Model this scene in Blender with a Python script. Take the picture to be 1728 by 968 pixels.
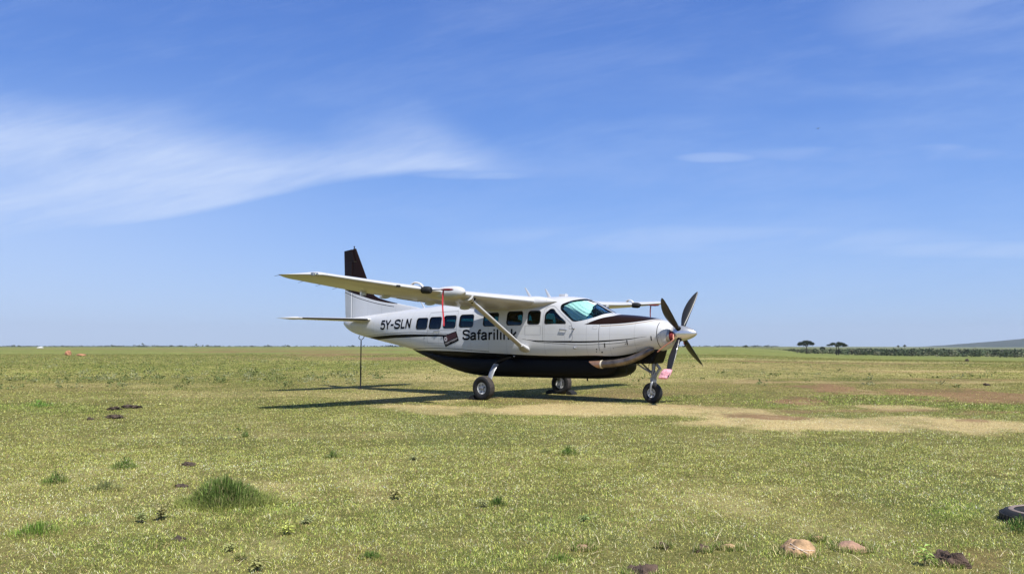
import bpy, bmesh, math, random, bisect
import numpy as np
from mathutils import Vector, Matrix
R = math.radians
sc = bpy.context.scene
for o in list(bpy.data.objects): bpy.data.objects.remove(o)
col = sc.collection

# ------------------------------------------------------------------ camera
CAM_H = 1.407; FPX = 1412.4; PITCH = 4.0462
cam = bpy.data.cameras.new('camera'); camo = bpy.data.objects.new('camera', cam); col.objects.link(camo)
cam.sensor_width = 36.0; cam.lens = 36.0 * FPX / 1728.0
cam.clip_start = 0.1; cam.clip_end = 40000
camo.location = (0, 0, CAM_H); camo.rotation_euler = (R(90 + PITCH), 0, 0)
sc.camera = camo
sc.view_settings.view_transform = 'Standard'; sc.view_settings.look = 'None'
sc.view_settings.exposure = 0.25; sc.view_settings.gamma = 1.0
sc.view_settings.use_curve_mapping = False

# ------------------------------------------------------------------ node expressions
class NX:
    """tiny expression builder over shader math nodes"""
    def __init__(s, nt): s.nt = nt
    def sock(s, v, node, i):
        if isinstance(v, E): s.nt.links.new(v.s, node.inputs[i])
        else: node.inputs[i].default_value = v
    def m(s, op, *a, clamp=False):
        n = s.nt.nodes.new('ShaderNodeMath'); n.operation = op; n.use_clamp = clamp
        for i, v in enumerate(a): s.sock(v, n, i)
        return E(s, n.outputs[0])
    def smooth(s, v, a, b):
        n = s.nt.nodes.new('ShaderNodeMapRange'); n.interpolation_type = 'SMOOTHSTEP'
        s.sock(v, n, 0); n.inputs[1].default_value = a; n.inputs[2].default_value = b
        return E(s, n.outputs[0])
    def gt(s, a, b): return s.m('GREATER_THAN', a, b)
    def noise(s, vec, scale, detail=4, rough=.55, dist=0):
        n = s.nt.nodes.new('ShaderNodeTexNoise'); s.nt.links.new(vec, n.inputs['Vector'])
        n.inputs['Scale'].default_value = scale; n.inputs['Detail'].default_value = detail
        n.inputs['Roughness'].default_value = rough; n.inputs['Distortion'].default_value = dist
        return E(s, n.outputs[0])
    def xyz(s, x, y, z):
        n = s.nt.nodes.new('ShaderNodeCombineXYZ')
        for i, v in enumerate((x, y, z)): s.sock(v, n, i)
        return n.outputs[0]
    def sep(s, v):
        n = s.nt.nodes.new('ShaderNodeSeparateXYZ'); s.nt.links.new(v, n.inputs[0])
        return [E(s, o) for o in n.outputs]
    def mix(s, f, a, b):
        n = s.nt.nodes.new('ShaderNodeMix'); n.data_type = 'RGBA'
        s.sock(f, n, 0)
        for i, c in ((6, a), (7, b)):
            if isinstance(c, (tuple, list)): n.inputs[i].default_value = tuple(c)[:3] + (1,)
            else: s.nt.links.new(c, n.inputs[i])
        return n.outputs[2]
    def curve(s, x, pts, span=13.0, h=5.0):
        n = s.nt.nodes.new('ShaderNodeFloatCurve'); c = n.mapping.curves[0]
        pts = sorted(pts)
        c.points[0].location = (pts[0][0] / span, pts[0][1] / h)
        c.points[1].location = (pts[-1][0] / span, pts[-1][1] / h)
        for p in pts[1:-1]: c.points.new(p[0] / span, p[1] / h)
        n.mapping.extend = 'HORIZONTAL'; n.mapping.update()
        s.nt.links.new((x * (1 / span)).s, n.inputs['Value'])
        return E(s, n.outputs[0]) * h
class E:
    def __init__(s, b, k): s.b = b; s.s = k
    def __add__(s, o): return s.b.m('ADD', s, o)
    def __radd__(s, o): return s.b.m('ADD', s, o)
    def __sub__(s, o): return s.b.m('SUBTRACT', s, o)
    def __rsub__(s, o): return s.b.m('SUBTRACT', o, s)
    def __mul__(s, o): return s.b.m('MULTIPLY', s, o)
    def __rmul__(s, o): return s.b.m('MULTIPLY', s, o)
    def __truediv__(s, o): return s.b.m('DIVIDE', s, o)
    def abs(s): return s.b.m('ABSOLUTE', s)
    def max(s, o): return s.b.m('MAXIMUM', s, o)
    def min(s, o): return s.b.m('MINIMUM', s, o)
    def clamp(s): return s.b.m('ADD', s, 0.0, clamp=True)

# ------------------------------------------------------------------ world and sun
SUN_TRAVEL = Vector((-.325, .565, -1.0)).normalized()      # shadows fall to the left and away
to_sun = -SUN_TRAVEL
sun_elev = math.asin(to_sun.z); sun_az = math.atan2(to_sun.x, to_sun.y)
world = bpy.data.worlds.new('World'); sc.world = world; world.use_nodes = True
wt = world.node_tree; wt.nodes.clear()
x = NX(wt)
sky = wt.nodes.new('ShaderNodeTexSky'); sky.sky_type = 'NISHITA'; sky.sun_disc = False
sky.sun_elevation = sun_elev; sky.sun_rotation = sun_az
sky.altitude = 1500; sky.air_density = 1.0; sky.dust_density = 0.8; sky.ozone_density = 2.5
geo = wt.nodes.new('ShaderNodeTexCoord')
dx, dy, dz = x.sep(geo.outputs['Generated'])
U = dx / dy.max(0.05)                     # gnomonic direction coordinates (tan of azimuth), true for the dome
V = dz / dy.max(0.05)
front = x.smooth(dy, 0.02, 0.3)
# wisps: domain-warped anisotropic noise
w1 = x.noise(x.xyz(U * 1.0, V * 2.0, 0.3), 2.3, 3, .5) - .5
w2 = x.noise(x.xyz(U * 1.0, V * 2.0, 7.7), 2.3, 3, .5) - .5
Ud = U + w1 * .10; Vd = V + w2 * .018
# main cirrus fan: from the left edge converging to the right, sharp lower rim
low = x.curve((Ud + 1.0), [(.0, .11), (.39, .125), (.49, .136), (.57, .147), (.63, .158), (.70, .176), (.785, .195), (.91, .207), (1.03, .204), (1.2, .204), (2.0, .20)], 2.0, 1.0)
up = x.curve((Ud + 1.0), [(.0, .33), (.39, .305), (.50, .295), (.60, .278), (.67, .258), (.74, .246), (.82, .262), (.90, .278), (.96, .252), (1.03, .216), (1.2, .207), (2.0, .203)], 2.0, 1.0)
leftk = x.smooth(U, -.62, -.40)
rim = x.smooth(Vd - low, -.002, .012) * leftk + x.smooth(Vd - low, -.04, .05) * (1.0 - leftk)
topf = x.smooth(up - Vd, -.030, .055)
fibre = x.noise(x.xyz(Ud * 2.2 - Vd * 1.2, Vd * 9.0 - Ud * 1.7, 1.0), 2.6, 8, .60, .25)
soft = x.noise(x.xyz(Ud, Vd * 2.2, 3.0), 3.0, 4, .5)
fine = x.noise(x.xyz(Ud * 5.0 - Vd * 3.5, Vd * 30.0 - Ud * 7.5, 2.0), 3.0, 10, .68, .35)
cir = rim * topf * (x.smooth(fibre * .5 + soft * .45 + fine * .18, .36, .76) * .62 + .38)
cir = cir * x.smooth(.20 - U, .0, .30)
# faint haze wisps everywhere
fw = x.smooth(x.noise(x.xyz(Ud * 1.3 - Vd * .8, Vd * 5.5, 5.0), 2.0, 7, .58, .2), .38, .85) * x.smooth(x.noise(x.xyz(U, V * 1.7, 12.0), 1.6, 2, .5), .30, .70)
def blob(cu, cv, su, sv, p=1.0):
    a = (Ud - cu) / su; b = (Vd - cv) / sv
    return x.smooth(1.0 - (a * a + b * b), 0.0, 1.0) * p
# small streaks: directions taken from the photograph
st = blob(.256, .228, .060, .009, .30).max(blob(.515, .240, .05, .007, .24)).max(blob(-.03, .207, .11, .007, .34)).max(blob(.44, .232, .24, .014, .20)).max(blob(.60, .115, .34, .014, .30)).max(blob(.25, .128, .38, .024, .28)).max(blob(.56, .40, .20, .07, .22))
st = st * (x.smooth(fibre, .30, .62) * .75 + .25)
left_pale = x.smooth(-.05 - U, -.05, .65) * x.smooth(.34 - V, -.05, .22) * .34
veil = x.smooth(x.noise(x.xyz(Ud * 1.8 - Vd * 1.6, Vd * 7.0 - Ud * .8, 22.0), 2.4, 10, .66, .3) * .7 + fine * .3, .42, .70)
cl = ((cir * .78) + fw * .20 + veil * .085).max(st).max(left_pale) * front
cl = cl.clamp()
SKYK = .10
def lin(r, g, b_): return tuple(((c / 255 + .055) / 1.055) ** 2.4 / SKYK for c in (r, g, b_))
rampf = wt.nodes.new('ShaderNodeValToRGB'); cr = rampf.color_ramp; cr.interpolation = 'B_SPLINE'
wt.links.new(dz.s, rampf.inputs[0])
stops = [(0.0, (164, 192, 228)), (.06, (150, 185, 234)), (.12, (130, 172, 236)), (.20, (104, 151, 226)), (.30, (84, 131, 212)), (.42, (70, 114, 198)), (.8, (42, 84, 166))]
while len(cr.elements) < len(stops): cr.elements.new(.5)
for e_, (pos, c_) in zip(cr.elements, stops): e_.position = pos; e_.color = tuple(v_ * SKYK for v_ in lin(*c_)) + (1,)
sc_ = wt.nodes.new('ShaderNodeVectorMath'); sc_.operation = 'SCALE'; sc_.inputs['Scale'].default_value = 1 / SKYK; wt.links.new(rampf.outputs[0], sc_.inputs[0])
toplit = (x.smooth(dz, .40, .75) * -1.0 + 1.0) * .85
base = x.mix(toplit, sky.outputs[0], sc_.outputs[0])
c1 = x.mix(cl, base, lin(198, 213, 240))
bg = wt.nodes.new('ShaderNodeBackground'); wt.links.new(c1, bg.inputs[0]); bg.inputs[1].default_value = SKYK
wo = wt.nodes.new('ShaderNodeOutputWorld'); wt.links.new(bg.outputs[0], wo.inputs[0])

sun = bpy.data.lights.new('sun', 'SUN'); suno = bpy.data.objects.new('sun', sun); col.objects.link(suno)
sun.energy = 4.8; sun.angle = R(.53); sun.color = (1.0, .965, .90)
suno.rotation_euler = SUN_TRAVEL.to_track_quat('-Z', 'Y').to_euler(); suno.location = (0, 0, 60)

# ------------------------------------------------------------------ materials
def mat(name, base=(.8, .8, .8), rough=.5, metal=0.0, coat=0.0, spec=.5, vary=0.0, scale=8.0, bump=0.0, bscale=60.0, **kw):
    m = bpy.data.materials.new(name); m.use_nodes = True; nt = m.node_tree
    b = nt.nodes['Principled BSDF']; q = NX(nt)
    b.inputs['Base Color'].default_value = tuple(base) + (1,)
    b.inputs['Roughness'].default_value = rough; b.inputs['Metallic'].default_value = metal
    b.inputs['Coat Weight'].default_value = coat; b.inputs['Coat Roughness'].default_value = .05
    b.inputs['Specular IOR Level'].default_value = spec
    tc = nt.nodes.new('ShaderNodeTexCoord')
    if vary:
        n = q.noise(tc.outputs['Object'], scale, 5, .6)
        lo = tuple(c * (1 - vary) for c in base); hi = tuple(min(1, c * (1 + vary)) for c in base)
        nt.links.new(q.mix(q.smooth(n, .3, .7), lo, hi), b.inputs['Base Color'])
    if bump:
        n = q.noise(tc.outputs['Object'], bscale, 4, .6)
        bp = nt.nodes.new('ShaderNodeBump'); bp.inputs['Distance'].default_value = bump
        nt.links.new(n.s, bp.inputs['Height']); nt.links.new(bp.outputs[0], b.inputs['Normal'])
    return m
WHITE = (.605, .61, .625); BROWN = (.018, .009, .0075); BLACK = (.006, .006, .007); GOLD = (.30, .20, .10)

def body_paint(name, layers, dirt=.10, underside_shade=False):
    """white aircraft paint; layers = list of (mask builder, colour) in aircraft coordinates (x aft, z up)"""
    m = bpy.data.materials.new(name); m.use_nodes = True; nt = m.node_tree; q = NX(nt)
    b = nt.nodes['Principled BSDF']; tc = nt.nodes.new('ShaderNodeTexCoord')
    s, l, z = q.sep(tc.outputs['Object'])
    n = q.noise(q.xyz(s * .6, l, z * 2.5), 2.2, 6, .6)
    c = q.mix(q.smooth(n, .35, .75) * dirt * 2.2, WHITE, (.56, .53, .48))
    dark = None
    if underside_shade:                                   # beige underside shade and ground bounce painted into downward faces
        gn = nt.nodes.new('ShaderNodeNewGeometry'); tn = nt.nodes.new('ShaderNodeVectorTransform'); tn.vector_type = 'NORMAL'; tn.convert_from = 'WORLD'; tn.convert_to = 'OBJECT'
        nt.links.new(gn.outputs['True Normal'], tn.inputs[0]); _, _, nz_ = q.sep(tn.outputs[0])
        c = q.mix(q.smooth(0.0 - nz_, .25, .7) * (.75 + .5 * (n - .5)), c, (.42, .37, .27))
    # faint riveted joints between the skins
    per = q.m('FRACT', s * 1.55 + .35); jn = q.gt(.009, (per - .5).abs())
    zj = q.gt(.0035, (z - 1.735 - (s - 5) * .012).abs()).max(q.gt(.0035, (z - 2.44 + (s - 5) * .006).abs())).max(q.gt(.003, (z - 1.40).abs()))
    c = q.mix(jn.max(zj) * .36, c, (.25, .25, .26))
    for f, colr in layers:
        k_ = f(q, s, l, z); c = q.mix(k_, c, colr)
        if colr in (BLACK, BROWN): dark = k_ if dark is None else dark.max(k_)
    nt.links.new(c, b.inputs['Base Color'])
    b.inputs['Roughness'].default_value = .32; b.inputs['Specular IOR Level'].default_value = .35; b.inputs['Coat Weight'].default_value = .25; b.inputs['Coat Roughness'].default_value = .06
    if dark is not None:                       # the black is a flatter finish
        nt.links.new(((1.0 - dark) * .25).s, b.inputs['Coat Weight']); nt.links.new(((1.0 - dark) * .27 + .08).s, b.inputs['Specular IOR Level'])
    # faint oil-canning of the sheet metal
    n2 = q.noise(q.xyz(s, l, z * .8), 2.0, 2, .4)
    bp = nt.nodes.new('ShaderNodeBump'); bp.inputs['Distance'].default_value = .02; bp.inputs['Strength'].default_value = .35
    nt.links.new(n2.s, bp.inputs['Height']); nt.links.new(bp.outputs[0], b.inputs['Normal'])
    return m
def line(pts, hw, s0, s1):
    hwp = hw if isinstance(hw, list) else None
    def f(q, s, l, z):
        w = q.curve(s, hwp, 13.0, .2) if hwp else hw
        d = (z - q.curve(s, pts)).abs()
        return q.gt(w, d) * q.gt(s, s0) * q.gt(s1, s)
    return f
def below(pts, s0, s1): return lambda q, s, l, z: q.gt(q.curve(s, pts), z) * q.gt(s, s0) * q.gt(s1, s)
def above(pts, s0, s1): return lambda q, s, l, z: q.gt(z, q.curve(s, pts)) * q.gt(s, s0) * q.gt(s1, s)
def between(lo, hi, s0, s1):
    return lambda q, s, l, z: q.gt(z, q.curve(s, lo)) * q.gt(q.curve(s, hi), z) * q.gt(s, s0) * q.gt(s1, s)
WB = [(0, 1.3), (.92, 1.29), (1.22, 1.30), (1.61, 1.22), (1.93, 1.17), (2.56, 1.175), (3.27, 1.16), (4.02, 1.16), (4.8, 1.18), (5.6, 1.21), (6.46, 1.24), (7.4, 1.27), (8.5, 1.28), (9.3, 1.27), (9.8, 1.25), (13, 1.25)]
BROWN_LO = [(0, 2.14), (.9, 2.095), (1.17, 2.04), (1.58, 1.985), (2.2, 1.955), (2.77, 1.958), (3.2, 1.96), (13, 1.96)]
BROWN_HI = [(0, 2.6), (1.93, 2.6), (2.04, 2.20), (2.29, 2.135), (2.54, 2.045), (2.77, 1.958), (3.2, 1.9), (13, 1.9)]
LAYERS = [
    (below(WB, 1.12, 9.9), BLACK),
    (line([(5.6, 1.245), (6.45, 1.29), (7.37, 1.34), (8.43, 1.35), (9.3, 1.32)], .007, 5.9, 9.4), BLACK),
    (between([(7.3, 1.68), (8.35, 1.69), (9.19, 1.675), (10.14, 1.655), (11.4, 1.58), (11.9, 1.5)], [(7.3, 1.72), (7.5, 1.735), (8.36, 1.76), (9.48, 1.77), (10.44, 1.745), (11.74, 1.68), (12.0, 1.66)], 7.35, 11.9), BLACK),
    (line([(7.3, 1.755), (8.09, 1.79), (9.19, 1.822), (10.43, 1.785), (11.7, 1.72)], .007, 7.45, 11.8), BLACK),
    (line([(0, 1.66), (1.09, 1.64), (1.55, 1.58), (2.01, 1.545), (2.5, 1.522), (3.2, 1.52), (3.75, 1.53), (4.33, 1.555), (4.73, 1.60), (13, 1.6)], [(0, .001), (1.1, .003), (1.6, .012), (2.4, .02), (3.6, .02), (4.3, .012), (4.75, .001), (13, .001)], 1.08, 4.75), BLACK),
    (line([(0, 1.54), (1.5, 1.52), (1.86, 1.48), (2.18, 1.462), (2.84, 1.445), (3.57, 1.475), (4.14, 1.515), (4.73, 1.60), (13, 1.6)], .006, 1.6, 4.7), BLACK),
    (between(BROWN_LO, BROWN_HI, .72, 2.77), BROWN),
    (line([(a, b - .035) for a, b in BROWN_LO], .009, .72, 2.3), GOLD),
]
M = {}
M['paint'] = body_paint('fuselage_paint', LAYERS)
FIN_HI = [(9, 2.70), (10.38, 2.755), (11.24, 2.87), (12.11, 3.08), (12.92, 3.31), (13, 3.34)]
M['fin'] = body_paint('fin_paint', [
    (above(FIN_HI, 10.38, 13.2), BROWN),
    (line([(10, 2.62), (10.96, 2.735), (11.96, 2.94), (12.86, 3.20), (13, 3.24)], .010, 10.5, 13.2), BLACK)])
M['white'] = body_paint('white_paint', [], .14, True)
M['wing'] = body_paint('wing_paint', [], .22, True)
M['black'] = mat('black_paint', (.004, .004, .005), .45, spec=.12)
M['matte'] = mat('matte_black', (.003, .003, .003), .9, spec=.02)
M['rubber'] = mat('black_rubber', (.012, .012, .013), .75, vary=.3, scale=20)
M['tread'] = mat('worn_tyre_rubber', (.05, .042, .038), .9, vary=.35, scale=14, bump=.004, bscale=50)
M['steel'] = mat('grey_painted_metal', (.30, .31, .33), .38, metal=.35, vary=.15, scale=12)
M['hubw'] = mat('white_wheel_paint', (.62, .62, .61), .4, vary=.15, scale=18)
M['spinner'] = mat('polished_spinner', (.72, .72, .73), .30, metal=.75)
M['blade'] = mat('black_blade', (.018, .018, .02), .36, coat=.2)
M['tipw'] = mat('blade_tip_paint', (.62, .55, .42), .5)
M['bronze'] = mat('heat_stained_bronze', (.19, .155, .135), .42, metal=.8, vary=.35, scale=5)
M['copper'] = mat('copper_metal', (.42, .24, .165), .4, metal=.6, vary=.2, scale=9)
M['cream'] = mat('cream_paint', (.7, .62, .48), .4)
M['greyplate'] = mat('grey_intake_metal', (.36, .35, .36), .35, metal=.5, vary=.08)
M['red'] = mat('dark_red_canvas', (.17, .010, .016), .8, vary=.35, scale=25, bump=.004)
M['redribbon'] = mat('red_ribbon', (.52, .03, .045), .7, vary=.2, scale=14)
M['salmon'] = mat('salmon_strap', (.75, .34, .24), .8)
M['pink'] = mat('pink_cloth', (.88, .42, .48), .85, vary=.16, scale=22, bump=.05, bscale=16)
M['pinkstrap'] = mat('pink_strap', (.80, .22, .28), .8)
M['light'] = mat('lamp_lens', (.5, .5, .5), .1, metal=.8)
M['interior'] = mat('cabin_trim', (.10, .11, .11), .8)
M['seat'] = mat('pale_seat_leather', (.40, .42, .42), .6, vary=.1)
M['decal'] = mat('black_lettering', (.004, .004, .006), .5, spec=.08)
M['decalred'] = mat('dark_red_decal', (.045, .005, .008), .45)
M['decalwhite'] = mat('white_decal', (.55, .5, .5), .45)
M['seam'] = mat('panel_seam', (.20, .20, .21), .6)
def glass(name, tint, gl=.09):
    m = bpy.data.materials.new(name); m.use_nodes = True; nt = m.node_tree; nt.nodes.clear()
    t = nt.nodes.new('ShaderNodeBsdfTransparent'); t.inputs[0].default_value = tint + (1,)
    g = nt.nodes.new('ShaderNodeBsdfGlossy'); g.inputs['Roughness'].default_value = .02
    f = nt.nodes.new('ShaderNodeFresnel'); f.inputs[0].default_value = 1.5
    mx = nt.nodes.new('ShaderNodeMixShader'); o = nt.nodes.new('ShaderNodeOutputMaterial')
    nt.links.new(f.outputs[0], mx.inputs[0]); nt.links.new(t.outputs[0], mx.inputs[1]); nt.links.new(g.outputs[0], mx.inputs[2])
    nt.links.new(mx.outputs[0], o.inputs[0]); return m
M['glass'] = glass('tinted_cabin_glass', (.10, .30, .30))
M['wsglass'] = glass('windshield_glass', (.64, .88, .86))
def make_foil():
    m = mat('crinkled_foil', (.80, .84, .82), .42, metal=.22)
    nt = m.node_tree; q = NX(nt); b = nt.nodes['Principled BSDF']
    tc = nt.nodes.new('ShaderNodeTexCoord')
    n = q.noise(tc.outputs['Object'], 34, 4, .7)
    bp = nt.nodes.new('ShaderNodeBump'); bp.inputs['Distance'].default_value = .012
    nt.links.new(n.s, bp.inputs['Height']); nt.links.new(bp.outputs[0], b.inputs['Normal']); return m
M['foil'] = make_foil()

# ------------------------------------------------------------------ mesh helpers
def tag(o, label=None, cat=None, group=None, kind=None):
    if label: o['label'] = label
    if cat: o['category'] = cat
    if group: o['group'] = group
    if kind: o['kind'] = kind
    return o
def empty(name, loc=(0, 0, 0), rz=0.0):
    o = bpy.data.objects.new(name, None); col.objects.link(o); o.location = loc; o.rotation_euler = (0, 0, rz)
    o.empty_display_size = .3; return o
class MB:
    def __init__(s): s.v = []; s.f = []; s.mi = []
    def add(s, vs, fs, mi=0):
        n = len(s.v); s.v += [tuple(p) for p in vs]; s.f += [tuple(i + n for i in f) for f in fs]; s.mi += [mi] * len(fs); return s
    def loft(s, rings, cap=True, closed=True, mi=0):
        n = len(rings[0]); vs = [p for r in rings for p in r]; fs = []
        for i in range(len(rings) - 1):
            for j in range(n if closed else n - 1):
                k = (j + 1) % n
                fs.append((i * n + j, i * n + k, (i + 1) * n + k, (i + 1) * n + j))
        if cap and closed:
            fs.append(tuple(reversed(range(n)))); fs.append(tuple((len(rings) - 1) * n + j for j in range(n)))
        return s.add(vs, fs, mi)
    def tube(s, path, rad, n=10, cap=True, squash=None, mi=0):
        path = [Vector(p) for p in path]; rings = []
        if not isinstance(rad, (list, tuple)): rad = [rad] * len(path)
        ref = None
        for i, p in enumerate(path):
            d = (path[min(i + 1, len(path) - 1)] - path[max(i - 1, 0)]).normalized()
            if ref is None: ref = d.orthogonal().normalized() if abs(d.z) > .95 else d.cross(Vector((0, 0, 1))).normalized()
            a = (ref - d * ref.dot(d)).normalized(); ref = a; b = d.cross(a)
            ra = rad[i]; rb = ra * (squash if squash else 1)
            rings.append([p + a * ra * math.cos(2 * math.pi * j / n) + b * rb * math.sin(2 * math.pi * j / n) for j in range(n)])
        return s.loft(rings, cap, mi=mi)
    def box(s, c, h, rot=None, mi=0):
        c = Vector(c); vs = []
        for a in (-1, 1):
            for b in (-1, 1):
                for d in (-1, 1):
                    p = Vector((a * h[0], b * h[1], d * h[2]))
                    if rot is not None: p = rot @ p
                    vs.append(c + p)
        return s.add(vs, [(0, 1, 3, 2), (4, 6, 7, 5), (0, 4, 5, 1), (2, 3, 7, 6), (0, 2, 6, 4), (1, 5, 7, 3)], mi)
    def ellipsoid(s, c, r, nu=20, nv=12, rot=None, mi=0):
        c = Vector(c); rings = []
        for i in range(nv + 1):
            t = math.pi * i / nv; t = min(max(t, .02), math.pi - .02)
            ring = []
            for j in range(nu):
                u = 2 * math.pi * j / nu
                p = Vector((r[0] * math.sin(t) * math.cos(u), r[1] * math.sin(t) * math.sin(u), r[2] * math.cos(t)))
                if rot is not None: p = rot @ p
                ring.append(c + p)
            rings.append(ring)
        return s.loft(rings, True, mi=mi)
    def lathe(s, prof, c, axis, n=32, mi=0, cap=True):
        """prof = [(distance along the axis, radius)]"""
        c = Vector(c); ax = Vector(axis).normalized(); a = ax.orthogonal().normalized(); b = ax.cross(a)
        return s.loft([[c + ax * t + a * r * math.cos(2 * math.pi * j / n) + b * r * math.sin(2 * math.pi * j / n) for j in range(n)] for t, r in prof], cap, mi=mi)
    def build(s, name, mats, parent=None, smooth=True, angle=40, bevel=0, label=None):
        me = bpy.data.meshes.new(name); me.from_pydata(s.v, [], s.f); 
        for m in (mats if isinstance(mats, (list, tuple)) else [mats]): me.materials.append(m)
        me.polygons.foreach_set('material_index', s.mi)
        bm = bmesh.new(); bm.from_mesh(me)
        bmesh.ops.recalc_face_normals(bm, faces=bm.faces)
        if bevel: 
            bmesh.ops.remove_doubles(bm, verts=bm.verts, dist=1e-5)
            bmesh.ops.bevel(bm, geom=[e for e in bm.edges if len(e.link_faces) == 2 and e.calc_face_angle(0) > R(35)], offset=bevel, segments=2, affect='EDGES', profile=.6)
        for f in bm.faces: f.smooth = smooth
        if smooth:
            for e in bm.edges:
                if len(e.link_faces) == 2 and e.calc_face_angle(0) > R(angle): e.smooth = False
        bm.to_mesh(me); bm.free()
        o = bpy.data.objects.new(name, me); col.objects.link(o)
        if parent is not None: o.parent = parent
        if label: o['label'] = label
        return o
def from_bm(name, bm, mats, parent=None, smooth=False):
    me = bpy.data.meshes.new(name); bm.to_mesh(me); bm.free()
    for m in (mats if isinstance(mats, (list, tuple)) else [mats]): me.materials.append(m)
    if smooth: me.polygons.foreach_set('use_smooth', [True] * len(me.polygons))
    o = bpy.data.objects.new(name, me); col.objects.link(o)
    if parent is not None: o.parent = parent
    return o

def catmull(P, n=6):
    out = []
    for i in range(len(P) - 1):
        p0 = P[max(i - 1, 0)]; p1 = P[i]; p2 = P[i + 1]; p3 = P[min(i + 2, len(P) - 1)]
        for k in range(n):
            t = k / n; out.append(tuple(.5 * (2 * b_ + (c_ - a) * t + (2 * a - 5 * b_ + 4 * c_ - d_) * t * t + (3 * b_ - a - 3 * c_ + d_) * t ** 3) for a, b_, c_, d_ in zip(p0, p1, p2, p3)))
    return out + [tuple(P[-1])]
# ------------------------------------------------------------------ fuselage shape
# fuselage stations: s, top, bottom, halfwidth, z of max width, upper exponent, lower exponent
FS=[(0.60,1.90,1.49,0.29,1.70,2.1,2.1),
    (0.64,1.965,1.42,0.38,1.70,2.2,2.1),
    (0.74,2.01,1.355,0.45,1.70,2.3,2.2),
    (0.85,2.05,1.315,0.49,1.70,2.4,2.2),
    (1.25,2.13,1.22,0.58,1.68,2.5,2.3),
    (1.60,2.18,1.13,0.64,1.66,2.6,2.5),
    (2.25,2.245,1.00,0.74,1.62,2.7,2.9),
    (2.45,2.33,1.00,0.765,1.62,2.6,3.0),
    (2.75,2.49,1.00,0.79,1.62,2.45,3.1),
    (3.05,2.63,1.00,0.805,1.62,2.5,3.2),
    (3.40,2.715,1.00,0.815,1.62,2.7,3.3),
    (3.80,2.745,1.00,0.82,1.62,3.0,3.4),
    (5.00,2.74,1.00,0.82,1.62,3.0,3.4),
    (6.50,2.71,1.00,0.82,1.62,2.9,3.4),
    (7.40,2.68,1.02,0.80,1.64,2.8,3.2),
    (8.20,2.645,1.10,0.755,1.70,2.6,2.9),
    (9.20,2.585,1.26,0.655,1.78,2.4,2.6),
    (10.2,2.52,1.43,0.53,1.90,2.3,2.3),
    (11.2,2.45,1.60,0.385,2.0,2.2,2.1),
    (12.0,2.40,1.745,0.26,2.07,2.1,2.0),
    (12.5,2.37,1.87,0.18,2.12,2.0,2.0),
    (12.82,2.34,2.02,0.10,2.18,2.0,2.0),
    (12.95,2.30,2.12,0.04,2.20,2.0,2.0)]
def _hermite(xs,ys,x):
    if x<=xs[0]: return ys[0]
    if x>=xs[-1]: return ys[-1]
    i=bisect.bisect_right(xs,x)-1
    def sl(j): return (ys[j+1]-ys[j])/(xs[j+1]-xs[j])
    def tan(j):
        if j==0: return sl(0)
        if j==len(xs)-1: return sl(j-1)
        a,b=sl(j-1),sl(j)
        return 0 if a*b<=0 else 2*a*b/(a+b)
    h=xs[i+1]-xs[i]; t=(x-xs[i])/h
    return ((2*t**3-3*t*t+1)*ys[i]+(t**3-2*t*t+t)*h*tan(i)+(3*t*t-2*t**3)*ys[i+1]+(t**3-t*t)*h*tan(i+1))
FX=[r[0] for r in FS]
FC=[[r[k] for r in FS] for k in range(1,7)]
def station(s): return [_hermite(FX,c,s) for c in FC]
def side(s,z):
    """half width of the fuselage at station s, height z"""
    zt,zb,w,zm,nu,nl=station(s)
    if z>=zm: r=min(1,(z-zm)/(zt-zm)); n=nu
    else: r=min(1,(zm-z)/(zm-zb)); n=nl
    return w*max(0,1-r**n)**(1/n)
# ------------------------------------------------------------------ value noise for terrain and grass
def vnoise(x, y, seed=0):
    xi = np.floor(x).astype(np.int64); yi = np.floor(y).astype(np.int64); fx = x - xi; fy = y - yi
    fx = fx * fx * (3 - 2 * fx); fy = fy * fy * (3 - 2 * fy)
    def h(a, b):
        n = (a * 374761393 + b * 668265263 + seed * 1442695041) & 0xffffffff
        n = ((n ^ (n >> 13)) * 1274126177) & 0xffffffff
        return ((n ^ (n >> 16)) & 0xffff) / 65535.0
    return (h(xi, yi) * (1 - fx) + h(xi + 1, yi) * fx) * (1 - fy) + (h(xi, yi + 1) * (1 - fx) + h(xi + 1, yi + 1) * fx) * fy
def fbm(x, y, seed=0, o=4):
    t = 0; a = .5; s = 0
    for i in range(o): t = t + a * vnoise(x * 2 ** i, y * 2 ** i, seed + i); s += a; a *= .55
    return t / s
def sstep(v, a, b):
    t = np.clip((v - a) / (b - a), 0, 1); return t * t * (3 - 2 * t)
def edge_z(x, y):
    t = x / np.maximum(y, 1.0)                    # the plain falls away towards the right
    return np.interp(t, [.22, .275, .351, .40, .45, .612, 1.5], [0, -.45, -3.3, -4.2, -4.9, -6.0, -9.0])
def terrain(x, y):
    x = np.asarray(x, float); y = np.asarray(y, float)
    r = np.sqrt(x * x + y * y)
    g = np.clip((r - 45) / 505, 0, 1) ** 1.15
    z = edge_z(x, y) * g * (y > 0)
    near = np.clip(1 - r / 60, 0, 1)
    z = z + near * ((fbm(x * .8, y * .8, 3) - .5) * .05 + (fbm(x * 3.1, y * 3.1, 9, 3) - .5) * .018)
    pad = np.exp(-(((x + .2) / 6.5) ** 2 + ((y - 22) / 4.5) ** 2) ** 2)      # level under the parked aeroplane
    return z * (1 - pad)
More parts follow.
